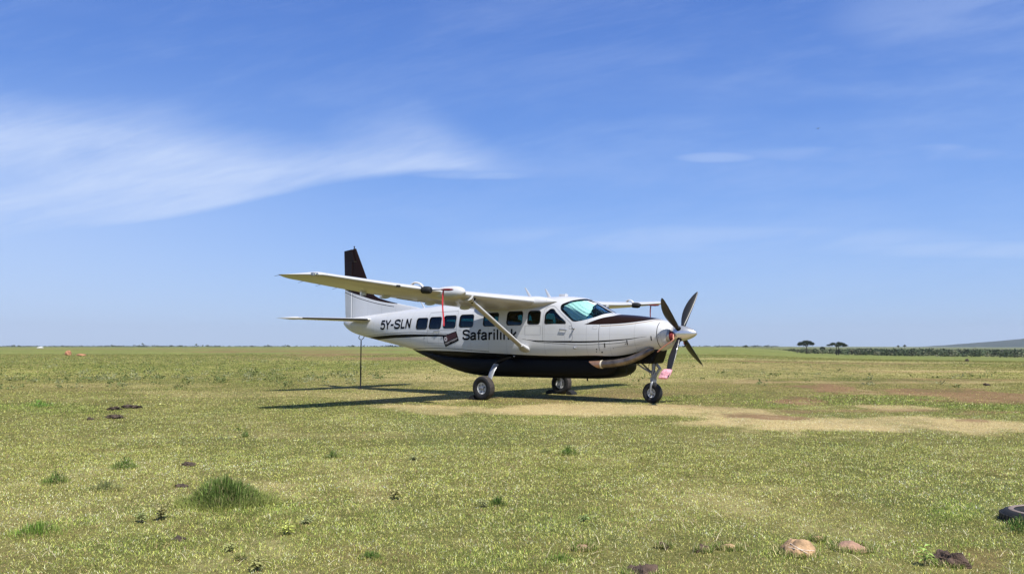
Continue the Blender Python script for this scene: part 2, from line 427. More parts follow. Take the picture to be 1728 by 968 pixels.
def G(u, v):
    """a point on the plain, from the reading of the photograph (1728 px wide)"""
    cp, sp = math.cos(R(PITCH)), math.sin(R(PITCH)); a = (u - 864) / FPX; b = -(v - 484) / FPX
    d = (a, cp - b * sp, sp + b * cp); t = -CAM_H / d[2]
    for _ in range(6):
        zz = float(terrain(d[0] * t, d[1] * t)); t = (zz - CAM_H) / d[2]
    return (d[0] * t, d[1] * t, zz)
# patches of the plain: (x px, y px, half width, half height, kind, strength)
PATCH = [
 ('soil', 1450, 662, 360, 26, .34), ('straw', 1350, 628, 480, 15, .36), ('soil', 1300, 617, 420, 7, .30), ('straw', 900, 640, 400, 26, .30), ('soil', 560, 604, 260, 4, .4),
 ('straw', 760, 691, 160, 9, 1), ('straw', 950, 692, 170, 12, 1), ('straw', 1090, 693, 130, 13, 1), ('straw', 1240, 702, 110, 17, 1), ('straw', 1400, 713, 200, 15, 1), ('straw', 1620, 719, 240, 13, 1), ('straw', 1800, 722, 160, 12, 1),
 ('straw', 690, 668, 150, 14, .55), ('straw', 720, 640, 110, 14, .55), ('straw', 1000, 640, 150, 5, .45), ('straw', 1160, 642, 160, 5, .45), ('straw', 1500, 645, 320, 2.6, .65), ('straw', 1300, 692, 130, 5, .5), ('straw', 1500, 688, 50, 5, .9),
 ('straw', 1450, 610, 330, 1.6, .7), ('straw', 1280, 606.5, 160, 1.3, .8), ('straw', 1620, 626, 160, 2, .7), ('straw', 1280, 622, 260, 2.5, .35), ('straw', 450, 665, 200, 5, .4), ('straw', 380, 662, 200, 4, .3),
 ('straw', 200, 650, 170, 5, .35), ('straw', 620, 655, 90, 6, .4), ('straw', 560, 735, 190, 10, .3), ('straw', 460, 815, 40, 14, .45), ('straw', 640, 830, 60, 20, .3), ('straw', 760, 600, 60, 4, .3),
 ('soil', 1390, 655, 62, 8, 1), ('soil', 1365, 676, 45, 9, 1), ('soil', 1440, 662, 80, 5, .8), ('soil', 1580, 662, 110, 8, .95), ('soil', 1690, 669, 130, 10, .95), ('soil', 1720, 676, 60, 5, .8), ('soil', 1290, 701, 95, 5, .9), ('soil', 1450, 692, 100, 4, .7), ('soil', 1660, 696, 50, 5, .8), ('soil', 1630, 711, 36, 4, .8), ('soil', 1240, 699, 40, 4, .7),
 ('soil', 1300, 610, 110, 1.6, .9), ('soil', 1450, 613, 200, 1.8, .7), ('soil', 1550, 627, 160, 2.2, .45), ('soil', 1600, 641, 160, 2.4, .7), ('soil', 1300, 643, 50, 4, .5), ('soil', 1180, 662, 40, 4, .5), ('soil', 1060, 664, 90, 7, .6), ('soil', 960, 671, 120, 6, .55), ('soil', 1090, 640, 60, 3, .4),
 ('soil', 700, 605, 130, 3.2, .9), ('soil', 560, 598, 140, 2.6, .9), ('soil', 420, 593, 150, 1.9, .85), ('soil', 250, 588.5, 260, .8, .8), ('soil', 600, 590, 300, .7, .6), ('soil', 60, 657, 120, 5, .3), ('soil', 880, 674, 110, 4, .5), ('soil', 640, 678, 80, 4, .35),
 ('soil', 200, 764, 50, 5, .35), ('soil', 1620, 950, 50, 12, .6), ('soil', 540, 938, 90, 10, .35), ('soil', 1150, 925, 60, 9, .4), ('soil', 330, 908, 60, 8, .3),
 ('lush', 1480, 674, 120, 10, 1), ('lush', 1400, 662, 40, 5, .7), ('lush', 1620, 684, 130, 6, .9), ('lush', 1300, 680, 70, 8, .8), ('lush', 1730, 694, 90, 8, .8), ('lush', 1240, 667, 60, 4, .5), ('lush', 1450, 703, 80, 3, .6), ('lush', 1160, 672, 80, 6, .6), ('lush', 1040, 650, 90, 4, .5),
 ('lush', 380, 862, 150, 26, .8), ('lush', 60, 893, 60, 14, .9), ('lush', 220, 870, 130, 24, .5), ('lush', 70, 690, 90, 10, .6), ('lush', 1620, 868, 70, 24, .8), ('lush', 1000, 880, 300, 28, .35), ('lush', 1420, 935, 260, 22, .5), ('lush', 760, 945, 180, 20, .45), ('lush', 150, 620, 260, 10, .5), ('lush', 480, 620, 220, 8, .5), ('lush', 1100, 835, 120, 16, .35),
 ('lush', 1500, 600, 300, 1.6, .4), ('lush', 1210, 630, 120, 3, .3), ('lush', 150, 940, 160, 20, .5),
]
PW = {'straw': [], 'soil': [], 'lush': []}
for kind, u, v, a, b, st_ in PATCH:
    px, py, _ = G(u, v); _, y1, _ = G(u, v - b * .98 if v - b > 586 else 586.2); _, y0, _ = G(u, v + b)
    PW[kind].append((px, (y0 + y1) / 2, a * math.hypot(px, py) / FPX, max(.3, (y1 - y0) / 2), st_, px / py))
def masks(x, y):
    """straw, soil and lush weights of the plain at world positions"""
    out = []
    wx = x + (fbm(x * .5, y * .5, 21) - .5) * 2.2; wy = y + (fbm(x * .35, y * .35, 22) - .5) * (1.0 + .06 * np.maximum(y, 0))
    n = (fbm(x * 1.3, y * .9, 31, 6) - .5) * 1.7 + (fbm(x * .11, y * .05, 33, 5) - .5) * 2.4 * sstep(y, 25, 80)
    for kind in ('straw', 'soil', 'lush'):
        m = np.zeros_like(x)
        for cx, cy, a, b, s_, t in PW[kind]:
            dyv = (wy - cy) / b; dxv = (wx - (cx + t * (wy - cy))) / a
            m = np.maximum(m, s_ * sstep(1.15 - np.sqrt(dxv ** 2 + dyv ** 2) + n * .7, 0, .5))
        out.append(m)
    bg_ = fbm(x * .12, y * .07, 41); b2 = fbm(x * .55, y * .4, 51, 5)
    out[0] = np.maximum(out[0], sstep(b2 * .6 + bg_ * .6, .66, .90) * .26)
    out[2] = np.maximum(out[2], sstep(1 - (fbm(x * .4, y * .3, 61, 5) * .6 + fbm(x * .1, y * .06, 71) * .6), .44, .64) * .4)
    return out
# mean albedo of the sward
C_GR = np.array((.345, .325, .10)); C_ST = np.array((.60, .46, .225)); C_SO = np.array((.29, .165, .090)); C_LU = np.array((.19, .235, .050))
def sward(x, y):
    st_, so, lu = masks(x, y)
    t = fbm(x * 2.1, y * 2.1, 81, 3)[:, None]; t2 = fbm(x * .2, y * .1, 83, 5)[:, None]
    c = C_GR * (.70 + .3 * t + .3 * t2) 
    c = c + (C_LU - c) * (lu * .75)[:, None]
    c = c + (C_ST - c) * (st_ * .95)[:, None]
    c = c + (C_SO - c) * (so * .9)[:, None]
    return c, st_, so, lu
def np_mesh(name, V_, F, mat_, cols=None, smooth=False):
    me = bpy.data.meshes.new(name); k = F.shape[1]
    me.vertices.add(len(V_)); me.vertices.foreach_set('co', V_.astype(np.float32).ravel())
    me.loops.add(F.size); me.loops.foreach_set('vertex_index', F.astype(np.int32).ravel())
    me.polygons.add(len(F)); me.polygons.foreach_set('loop_start', np.arange(0, F.size, k, dtype=np.int32))
    me.update(calc_edges=True)
    if smooth: me.polygons.foreach_set('use_smooth', np.ones(len(F), bool))
    if cols is not None:
        a = me.color_attributes.new('tint', 'FLOAT_COLOR', 'POINT')
        c4 = np.ones((len(V_), 4), np.float32); c4[:, :3] = cols; a.data.foreach_set('color', c4.ravel())
    me.materials.append(mat_); me.validate()
    o = bpy.data.objects.new(name, me); col.objects.link(o); return o

# ground material: tint attribute broken up by procedural detail
gm = bpy.data.materials.new('savanna_turf'); gm.use_nodes = True; nt = gm.node_tree; q = NX(nt); b = nt.nodes['Principled BSDF']
tc = nt.nodes.new('ShaderNodeTexCoord'); at_ = nt.nodes.new('ShaderNodeAttribute'); at_.attribute_name = 'tint'
P3 = tc.outputs['Object']; gx, gy, gz = q.sep(P3)
n0 = q.noise(P3, 34, 7, .82); n1 = q.noise(P3, 9, 5, .7); n2 = q.noise(P3, 1.1, 5, .65); n3 = q.noise(q.xyz(gx * .08, gy * .035, 0.0), 1.0, 6, .68); n4 = q.noise(q.xyz(gx * .4, gy * .18, 4.0), 1.0, 6, .7)
hsv = nt.nodes.new('ShaderNodeHueSaturation'); nt.links.new(at_.outputs['Color'], hsv.inputs['Color'])
nt.links.new(((n0 - .5) * 2.8 + (n1 - .5) * 1.0 + (n2 - .5) * .5 + (n3 - .5) * .75 + (n4 - .5) * 1.2 + 1.0).s, hsv.inputs['Value'])
c = q.mix(q.smooth(n4 * .5 + n2 * .5, .52, .66) * .55, hsv.outputs[0], (.40, .34, .17))
c = q.mix(q.smooth(1.0 - (n3 * .5 + n4 * .5), .49, .62) * .45, c, (.12, .155, .045))
nt.links.new(c, b.inputs['Base Color']); b.inputs['Roughness'].default_value = .95; b.inputs['Specular IOR Level'].default_value = .1
bp_ = nt.nodes.new('ShaderNodeBump'); bp_.inputs['Distance'].default_value = .05; bp_.inputs['Strength'].default_value = .9
nt.links.new((n1 + n2 * .6).s, bp_.inputs['Height']); nt.links.new(bp_.outputs[0], b.inputs['Normal'])

# one sheet of ground to the horizon, on a polar grid
rr = np.concatenate([[0.0], np.geomspace(1.2, 14500, 600)])
aa = np.concatenate([np.linspace(-math.pi, -.75, 60)[:-1], np.linspace(-.75, .75, 420), np.linspace(.75, math.pi, 60)[1:-1]])
AA, RR = np.meshgrid(aa, rr); GX = (RR * np.sin(AA)).ravel(); GY = (RR * np.cos(AA)).ravel()
GZ = terrain(GX, GY)
cols_, _, _, _ = sward(GX, GY)
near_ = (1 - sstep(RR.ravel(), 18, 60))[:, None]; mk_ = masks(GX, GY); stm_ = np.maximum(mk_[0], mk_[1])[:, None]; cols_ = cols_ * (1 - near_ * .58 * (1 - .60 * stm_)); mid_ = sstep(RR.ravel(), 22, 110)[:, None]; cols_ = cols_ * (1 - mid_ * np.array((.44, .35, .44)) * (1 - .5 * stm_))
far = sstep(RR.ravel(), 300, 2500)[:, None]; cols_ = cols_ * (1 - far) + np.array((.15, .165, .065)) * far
na = len(aa); nr = len(rr); I, J = np.meshgrid(np.arange(nr - 1), np.arange(na), indexing='ij'); I = I.ravel(); J = J.ravel(); K = (J + 1) % na
FQ = np.stack([I * na + J, I * na + K, (I + 1) * na + K, (I + 1) * na + J], 1)[:, ::-1]
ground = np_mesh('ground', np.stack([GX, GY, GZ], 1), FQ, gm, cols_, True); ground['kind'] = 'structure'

# ------------------------------------------------------------------ grass
def leafmat(name, transl=.25):
    m = bpy.data.materials.new(name); m.use_nodes = True; nt = m.node_tree; b = nt.nodes['Principled BSDF']
    a = nt.nodes.new('ShaderNodeAttribute'); a.attribute_name = 'tint'
    nt.links.new(a.outputs['Color'], b.inputs['Base Color']); b.inputs['Roughness'].default_value = .6; b.inputs['Specular IOR Level'].default_value = .25
    t = nt.nodes.new('ShaderNodeBsdfTranslucent'); nt.links.new(a.outputs['Color'], t.inputs[0])
    mx = nt.nodes.new('ShaderNodeMixShader'); mx.inputs[0].default_value = transl
    nt.links.new(b.outputs[0], mx.inputs[1]); nt.links.new(t.outputs[0], mx.inputs[2]); nt.links.new(mx.outputs[0], nt.nodes['Material Output'].inputs[0]); return m
M['grass'] = leafmat('grass_blades', .18); M['leaf'] = leafmat('leaves', .2)
rng = np.random.default_rng(7)
def blades(px, py, pz, h, w, lean, colr, seg=2, az=None):
    """strips of triangles; returns verts, faces, colours"""
    n = len(px); a = rng.uniform(0, 2 * math.pi, n) if az is None else az; fa = a + rng.uniform(-1.2, 1.2, n) + math.pi / 2
    d = np.stack([np.cos(a), np.sin(a)], 1); wv = np.stack([np.cos(fa), np.sin(fa)], 1) * (w / 2)[:, None]
    base = np.stack([px, py], 1)
    if seg == 2:
        m_ = base + d * (h * lean * .35)[:, None]; t = base + d * (h * lean)[:, None]
        hz = h * np.sqrt(np.maximum(.04, 1 - np.minimum(lean, .98) ** 2))
        V_ = np.stack([np.c_[base - wv, pz], np.c_[base + wv, pz], np.c_[m_ - wv * .75, pz + hz * .6], np.c_[m_ + wv * .75, pz + hz * .6], np.c_[t, pz + hz]], 1)
        k = np.arange(n)[:, None] * 5
        F = np.concatenate([k + np.array([[0, 1, 3]]), k + np.array([[0, 3, 2]]), k + np.array([[2, 3, 4]])], 0); c = np.repeat(colr, 5, 0)
    else:
        t = base + d * (h * lean)[:, None]; hz = h * np.sqrt(np.maximum(.04, 1 - np.minimum(lean, .98) ** 2))
        V_ = np.stack([np.c_[base - wv, pz], np.c_[base + wv, pz], np.c_[t, pz + hz]], 1); F = np.arange(n)[:, None] * 3 + np.array([[0, 1, 2]]); c = np.repeat(colr, 3, 0)
    return V_.reshape(-1, 3), F, c
def field(y0, y1, dens, hh, ww, seg, marg=2.0):
    area = (y1 - y0) * ((y0 + y1) * .64 + 2 * marg)
    n = int(area * dens * 1.35); yy = rng.uniform(y0, y1, n); xm = y1 * .64 + marg; xx = rng.uniform(-xm, xm, n)
    k = np.abs(xx) < yy * .64 + marg; xx = xx[k]; yy = yy[k]
    c, st_, so, lu = sward(xx, yy)
    keep = rng.uniform(0, 1, len(xx)) < np.clip(1.0 - .85 * so - .25 * st_ + .2 * lu, .05, 1); xx = xx[keep]; yy = yy[keep]; c = c[keep]; st_ = st_[keep]; lu = lu[keep]; so = so[keep]
    n = len(xx); u = rng.uniform(0, 1, n)
    cl_ = fbm(xx * 6.0, yy * 6.0, 111, 3)
    straw = u < (.33 + .62 * st_ - .14 * lu); yg = (~straw) & (rng.uniform(0, 1, n) < .55); lit = rng.uniform(0, 1, n) < .035
    j = (.22 + 1.22 * rng.uniform(0, 1, n) ** 1.15)[:, None]
    cc = np.where(straw[:, None], np.array((.86, .68, .34)), np.where(yg[:, None], np.array((.54, .54, .15)), np.array((.25, .31, .075)))) * j * (.30 + 1.3 * fbm(xx * 5.5, yy * 5.5, 131, 5))[:, None] * (.66 + .64 * fbm(xx * .9, yy * .7, 141, 5))[:, None]
    cc = cc * np.array((1.02, 1.02, .88)) * (1.50 - .78 * sstep(yy, 9, 36))[:, None]
    cc = np.where(lit[:, None], np.array((.36, .20, .13)), cc)
    cc = cc * (1 + .25 * lu * (~straw))[:, None] ** np.array((-.6, .1, -.6))
    h = hh * rng.uniform(.45, 1.25, n) * (1 + .4 * lu - .3 * st_ - .2 * so) * (.65 + .7 * cl_); lean = np.where(straw, rng.uniform(.5, 1.5, n), rng.uniform(.25, 1.4, n))
    w = ww * rng.uniform(.6, 1.4, n)
    return blades(xx, yy, terrain(xx, yy) - .003, h, w, lean, np.clip(cc, 0, .85), seg)
parts = [field(4.3, 7.5, 8500, .024, .0036, 2), field(7.5, 12, 5500, .025, .0052, 2), field(12, 20, 2100, .028, .0085, 1), field(20, 36, 640, .034, .015, 1), field(36, 70, 170, .042, .030, 1), field(70, 150, 28, .06, .07, 1)]
# blades crowding round the half-buried stones and clods
for su, sv, sw in ((1345, 934, 54), (1436, 926, 58), (1381, 912, 22), (1228, 925, 34), (984, 925, 34), (1086, 968, 54), (1602, 952, 46), (1188, 930, 24), (1120, 924, 22), (405, 944, 11)):
    sx_, sy_, sz_ = G(su, sv); kk_ = math.hypot(sx_, sy_) / FPX * sw / 2; nn_ = int(500 + 14 * sw); ta = rng.uniform(0, 6.283, nn_); tr_ = kk_ * rng.uniform(.80, 1.35, nn_)
    bxx = sx_ + np.cos(ta) * tr_; byy = sy_ + np.sin(ta) * tr_ * .85
    cb = np.where((rng.uniform(0, 1, nn_) < .3)[:, None], np.array((.72, .60, .32)), np.array((.24, .31, .07))) * rng.uniform(.35, 1.6, nn_)[:, None]
    parts.append(blades(bxx, byy, terrain(bxx, byy) - .003, rng.uniform(.025, .062, nn_), rng.uniform(.003, .005, nn_), rng.uniform(.1, .9, nn_), cb, 2))
# long bleached stalks lying about
ns = 2600; sy = rng.uniform(4.5, 16, ns); sx = rng.uniform(-1, 1, ns) * (sy * .64 + 2)
parts.append(blades(sx, sy, terrain(sx, sy) + .012, rng.uniform(.05, .16, ns), rng.uniform(.003, .005, ns), rng.uniform(.8, 1.2, ns), np.array([(.80, .70, .45)]) * rng.uniform(.5, 1.1, ns)[:, None], 2))
off = 0; VV = []; FF = []; CC = []
for v_, f_, c_ in parts: VV.append(v_); FF.append(f_ + off); CC.append(c_); off += len(v_)
grass = np_mesh('grass', np.concatenate(VV), np.concatenate(FF), M['grass'], np.concatenate(CC)); tag(grass, 'short dry green and straw coloured grass covering the airstrip', 'grass', kind='stuff')

# low leafy weeds scattered over the plain (too many to count)
def leaves(cx, cy, cz, n, rad, hgt, lw, ll, colr, up=.5):
    """leaf quads spread through a small dome"""
    th = rng.uniform(0, 2 * math.pi, n); r_ = rad * np.sqrt(rng.uniform(0, 1, n)); z_ = hgt * rng.uniform(.15, 1, n) * (1 - .5 * (r_ / rad) ** 2)
    p = np.stack([cx + r_ * np.cos(th), cy + r_ * np.sin(th), cz + z_], 1)
    d = np.stack([np.cos(th), np.sin(th), np.full(n, up) + rng.uniform(-.4, .5, n)], 1) + rng.normal(0, .45, (n, 3)); d /= np.linalg.norm(d, axis=1)[:, None]
    s_ = np.cross(d, rng.normal(0, 1, (n, 3)) + np.array((0, 0, 1.5))); s_ /= np.linalg.norm(s_, axis=1)[:, None] + 1e-6
    L = ll * rng.uniform(.6, 1.3, n)[:, None]; W_ = lw * rng.uniform(.6, 1.3, n)[:, None]
    V_ = np.stack([p, p + d * L * .5 + s_ * W_ * .5, p + d * L, p + d * L * .5 - s_ * W_ * .5], 1).reshape(-1, 3)
    F = np.arange(n)[:, None] * 4 + np.array([[0, 1, 2, 3]])
    c = np.array(colr) * rng.uniform(.55, 1.45, n)[:, None]
    return V_, F, np.repeat(c, 4, 0)
def gather(lst):
    o_ = 0; A = []; B = []; C_ = []
    for v_, f_, c_ in lst: A.append(v_); B.append(f_ + o_); C_.append(c_); o_ += len(v_)
    return np.concatenate(A), np.concatenate(B), np.concatenate(C_)
wl = []
for k in range(1500):
    u = rng.uniform(-250, 1950); v = 589 + 70 * rng.uniform(0, 1) ** .9
    if u > 640 and rng.uniform() < .82: continue
    if v > 645 and rng.uniform() < .6: continue
    gx_, gy_, gz_ = G(u, v); s_ = rng.uniform(.5, 1.3)
    if math.hypot(gx_ - 0, gy_ - 24) < 9: continue
    if fbm(np.array([gx_ * .15]), np.array([gy_ * .1]), 91)[0] < .42: continue
    wl.append(leaves(gx_, gy_, gz_, 20, .18 * s_, .19 * s_, .045, .12 * s_, (.15, .19, .06) if rng.uniform() < .65 else (.30, .31, .16)))
weeds = np_mesh('weeds', *gather(wl)[:2], M['leaf'], gather(wl)[2]); tag(weeds, 'low leafy green weeds dotted over the far plain', 'weeds', kind='stuff')
# ================================================================== the aeroplane (x aft, y starboard, z up)
plane = empty('propeller_aeroplane', (4.4652, 20.215, 0), R(180 - 38.5753))
tag(plane, 'white high-wing propeller aeroplane with black belly and dark brown fin parked on dry grass', 'aeroplane')

def ring_at(s, n=56, inset=0.0):
    zt, zb, w, zm, nu, nl = station(s); zt -= inset; zb += inset; w -= inset; r = []
    for j in range(n):
        t = 2 * math.pi * j / n; c, d = math.cos(t), math.sin(t)
        e = nu if d >= 0 else nl
        h = (zt - zm) if d >= 0 else (zm - zb)
        r.append((s, w * math.copysign(abs(c) ** (2 / e), c), zm + h * math.copysign(abs(d) ** (2 / e), d)))
    return r
def frange(a, b, st): n = max(1, int(round((b - a) / st))); return [a + (b - a) * i / n for i in range(n + 1)]

# cowling: ahead of the firewall
mb = MB(); ss = [.60, .605] + frange(.63, 2.32, .065)
def cowl_ring(s):
    r = ring_at(max(s, .60), 56); 
    if s < .605: r = [(s, p[1] * .93, 1.72 + (p[2] - 1.72) * .93) for p in r]
    return r
mb.loft([cowl_ring(s) for s in ss]); cowl = mb.build('engine_cowling', M['paint'], plane)

# hollow fuselage shell
mb = MB(); ss = frange(2.326, 9.2, .075) + frange(9.3, 12.9, .12) + [12.93, 12.95]
mb.loft([ring_at(s, 72) for s in ss])
inn = MB(); inn.loft([ring_at(s, 48, .045) for s in frange(2.42, 9.0, .15)])
nv = len(mb.v); mb.v += inn.v; mb.f += [tuple(reversed([i + nv for i in f])) for f in inn.f]; mb.mi += [1] * len(inn.f)
def raw(mb_, name, mats):
    me = bpy.data.meshes.new(name); me.from_pydata(mb_.v, [], mb_.f)
    for m in mats: me.materials.append(m)
    me.polygons.foreach_set('material_index', mb_.mi)
    o = bpy.data.objects.new(name, me); col.objects.link(o); return o
def fix_normals_two_shell(o, n_outer):
    bm = bmesh.new(); bm.from_mesh(o.data); bm.verts.ensure_lookup_table()
    fo = [f for f in bm.faces if f.verts[0].index < n_outer]; fi = [f for f in bm.faces if f.verts[0].index >= n_outer]
    bmesh.ops.recalc_face_normals(bm, faces=fo)
    if fi:
        bmesh.ops.recalc_face_normals(bm, faces=fi); bmesh.ops.reverse_faces(bm, faces=fi)
    bm.to_mesh(o.data); bm.free()
fus = raw(mb, 'fuselage', [M['paint'], M['interior'], M['rubber']]); fix_normals_two_shell(fus, nv)

def rrect(x0, z0, x1, z1, r, n=5):
    p = []
    for cx, cz, a0 in ((x1 - r, z1 - r, 0), (x0 + r, z1 - r, 90), (x0 + r, z0 + r, 180), (x1 - r, z0 + r, 270)):
        for i in range(n + 1):
            a = R(a0 + 90 * i / n); p.append((cx + r * math.cos(a), cz + r * math.sin(a)))
    return p
def rpoly(pts, r, n=5):
    """round the corners of a polygon"""
    out = []; m = len(pts)
    rs = r if isinstance(r, (list, tuple)) else [r] * m
    for i in range(m):
        p = Vector(pts[i]); a = Vector(pts[i - 1]) - p; b = Vector(pts[(i + 1) % m]) - p
        rr_ = min(rs[i], a.length * .45, b.length * .45); p0 = p + a.normalized() * rr_; p1 = p + b.normalized() * rr_
        for k in range(n + 1):
            t = k / n; out.append(tuple(p0 * (1 - t) ** 2 + p * 2 * t * (1 - t) + p1 * t * t))
    return out
def poly_area(p): return sum(p[i - 1][0] * p[i][1] - p[i][0] * p[i - 1][1] for i in range(len(p))) / 2
def grow(poly, d):
    """offset a polygon outwards"""
    sgn = 1 if poly_area(poly) > 0 else -1; out = []; m = len(poly)
    for i in range(m):
        a = Vector(poly[i]) - Vector(poly[i - 1]); b = Vector(poly[(i + 1) % m]) - Vector(poly[i])
        if a.length < 1e-6: a = b
        if b.length < 1e-6: b = a
        na_ = Vector((a.y, -a.x)).normalized(); nb_ = Vector((b.y, -b.x)).normalized(); n_ = (na_ + nb_).normalized() * sgn
        out.append((poly[i][0] + n_.x * d, poly[i][1] + n_.y * d))
    return out
def prism(poly, y0, y1, mi=2):
    mb_ = MB(); mb_.loft([[(px, y, pz) for px, pz in poly] for y in (y0, y1)], mi=mi); return mb_
WIN = [(8.36, 8.86, 1.92, 2.245), (7.76, 8.27, 1.92, 2.26), (7.16, 7.66, 1.935, 2.29), (6.48, 7.01, 1.95, 2.30), (5.57, 6.10, 1.965, 2.325), (4.73, 5.26, 1.98, 2.345), (4.13, 4.54, 1.995, 2.345)]
WPOLY = [rrect(a, c_, b_, d_, .075) for a, b_, c_, d_ in WIN]
CREW = rpoly([(3.97, 1.995), (3.97, 2.27), (3.83, 2.385), (3.74, 2.385), (3.31, 2.03), (3.31, 1.995)], [.06, .06, .03, .03, .05, .04])
WS = rpoly([(3.56, 2.50), (3.53, 2.36), (3.11, 2.045), (3.02, 2.035), (2.80, 2.065), (2.47, 2.155), (2.30, 2.262), (1.9, 2.45), (2.6, 2.9), (3.02, 2.76), (3.12, 2.655), (3.34, 2.60)], [.07, .1, .06, .05, .1, .1, .06, .01, .01, .01, .05, .08])
def boolean(o, cutter, op):
    md = o.modifiers.new('b', 'BOOLEAN'); md.operation = op; md.object = cutter; md.solver = 'EXACT'; md.material_mode = 'INDEX' if hasattr(md, 'material_mode') else md.material_mode
    dg = bpy.context.evaluated_depsgraph_get(); me = bpy.data.meshes.new_from_object(o.evaluated_get(dg)); o.modifiers.remove(md)
    old = o.data; o.data = me; bpy.data.meshes.remove(old); bpy.data.objects.remove(cutter)
cut = MB()
for p in WPOLY + [CREW]:
    c_ = prism(p, -1.3, 1.3); cut.add(c_.v, c_.f, 2)
for sg in (-1, 1):
    c_ = prism(WS, sg * .032, sg * 1.3); cut.add(c_.v, c_.f, 2)
cutter = raw(cut, 'cutter', [M['paint'], M['interior'], M['rubber']])
bm = bmesh.new(); bm.from_mesh(cutter.data); bmesh.ops.recalc_face_normals(bm, faces=bm.faces); bm.to_mesh(cutter.data); bm.free()
boolean(fus, cutter, 'DIFFERENCE')
me = fus.data; me.name = 'fuselage'
bm = bmesh.new(); bm.from_mesh(me)
for f in bm.faces: f.smooth = True
for e in bm.edges:
    if len(e.link_faces) == 2 and (e.calc_face_angle(0) > R(32) or e.link_faces[0].material_index != e.link_faces[1].material_index): e.smooth = False
bm.to_mesh(me); bm.free(); fus.parent = plane

def ws_part(name, inset, poly, y0, y1, m, parent):
    mb_ = MB(); mb_.loft([ring_at(s, 72, inset) for s in frange(2.20, 3.9, .07)])
    o = raw(mb_, name, [m, M['rubber'], M['rubber']]); fix_normals_two_shell(o, len(mb_.v))
    c_ = raw(prism(poly, y0, y1), 'cutter', [m, m, m]); fix_normals_two_shell(c_, 9999)
    boolean(o, c_, 'INTERSECT')
    bm = bmesh.new(); bm.from_mesh(o.data)
    bmesh.ops.delete(bm, geom=[f for f in bm.faces if f.material_index != 0], context='FACES')
    for f in bm.faces: f.smooth = True
    bm.to_mesh(o.data); bm.free(); o.data.name = name
    if parent: o.parent = parent
    return o
for sg in (1, -1): ws_part('windshield_pane', .016, grow(WS, .004), sg * .03, sg * 1.3, M['wsglass'], plane)

def conform(poly_list, off, ysign=1, fn=side, step=.05, holes=None, thick=0.0):
    """flat polygons in (s, z) laid onto the skin"""
    bm = bmesh.new()
    for poly in poly_list:
        vs = [bm.verts.new((p[0], 0, p[1])) for p in poly]; bm.faces.new(vs)
    return conform_bm(bm, off, ysign, fn, step)
def conform_bm(bm, off, ysign=1, fn=side, step=.05):
    bmesh.ops.triangulate(bm, faces=bm.faces)
    xs = [v.co.x for v in bm.verts]; zs = [v.co.z for v in bm.verts]
    for ax, lo, hi in ((0, min(xs), max(xs)), (2, min(zs), max(zs))):
        k = math.ceil(lo / step) * step
        while k < hi:
            co = [0, 0, 0]; co[ax] = k; no = [0, 0, 0]; no[ax] = 1
            bmesh.ops.bisect_plane(bm, geom=list(bm.verts) + list(bm.edges) + list(bm.faces), plane_co=co, plane_no=no, dist=1e-5); k += step
    for v in bm.verts: v.co.y = ysign * (fn(v.co.x, v.co.z) + off)
    bmesh.ops.recalc_face_normals(bm, faces=bm.faces)
    for f in bm.faces:
        if f.normal.y * ysign < 0: f.normal_flip()
    return bm
def ring_poly(outer, inner, off0, off1, ysign, fn=side):
    """a frame between two outlines with the same point count, standing proud of the skin"""
    mb_ = MB(); A = []
    for pts, o_ in ((inner, off0), (inner, off1), (outer, off1), (outer, off0)):
        A.append([(p[0], ysign * (fn(p[0], p[1]) + o_), p[1]) for p in pts])
    mb_.loft(A, cap=False); return mb_
for sg in (1, -1):
    for p in WPOLY:
        fr = ring_poly(grow(p, .012), grow(p, -.006), -.004, .005, sg).build('window', M['rubber'], plane)
        from_bm('pane', conform([grow(p, .004)], -.016, sg, step=.08), M['glass'], fr, True)
    fr = ring_poly(grow(CREW, .010), grow(CREW, -.006), -.004, .005, sg).build('crew_window', M['rubber'], plane)
    from_bm('pane', conform([grow(CREW, .004)], -.016, sg, step=.08), M['glass'], fr, True)

# doors: raised seams, handles
def outline(pts, w=.007, off=.0035, name='door_seam', close=True, r=.05, parent=plane, m='seam'):
    p = rpoly(pts, r) if close else pts
    seg = []; n = len(p)
    for i in range(n if close else n - 1):
        a = Vector(p[i]); b_ = Vector(p[(i + 1) % n]); d = b_ - a
        if d.length < 1e-5: continue
        t = Vector((-d.y, d.x)).normalized() * w / 2
        seg.append([tuple(a - t), tuple(b_ - t), tuple(b_ + t), tuple(a + t)])
    return from_bm(name, conform(seg, off, 1), M[m], parent)
def door_panel(pts, name):
    return outline(pts, name=name)
cd = door_panel([(4.02, 1.545), (4.02, 2.40), (3.86, 2.47), (3.72, 2.46), (3.12, 1.98), (3.08, 1.60), (3.12, 1.545)], 'crew_door')
pd = door_panel([(8.33, 1.50), (8.33, 2.40), (7.13, 2.42), (7.10, 1.50)], 'passenger_door')
outline([(8.33, 1.86), (7.10, 1.90)], close=False, parent=pd, name='door_split')
outline([(6.92, 1.86), (7.02, 1.865)], close=False)
outline([(4.1, 1.70), (4.62, 1.71), (4.62, 1.95), (4.1, 1.95)], w=.005, name='panel_seam', r=.01)
outline([(2.326, 1.30), (2.326, 1.955)], w=.008, name='panel_seam', close=False)
outline([(.83, 1.36), (.83, 1.98)], w=.014, name='cowl_seam', close=False, m='decal')
outline([(2.50, 1.84), (2.38, 1.84), (2.38, 1.92), (2.50, 1.92)], w=.004, name='access_panel', r=.01)
outline([(3.19, 1.86), (3.11, 1.86), (3.11, 1.93), (3.19, 1.93)], w=.006, name='access_panel', r=.01)
outline([(2.1, 1.36), (1.2, 1.45)], w=.004, name='panel_seam', close=False)
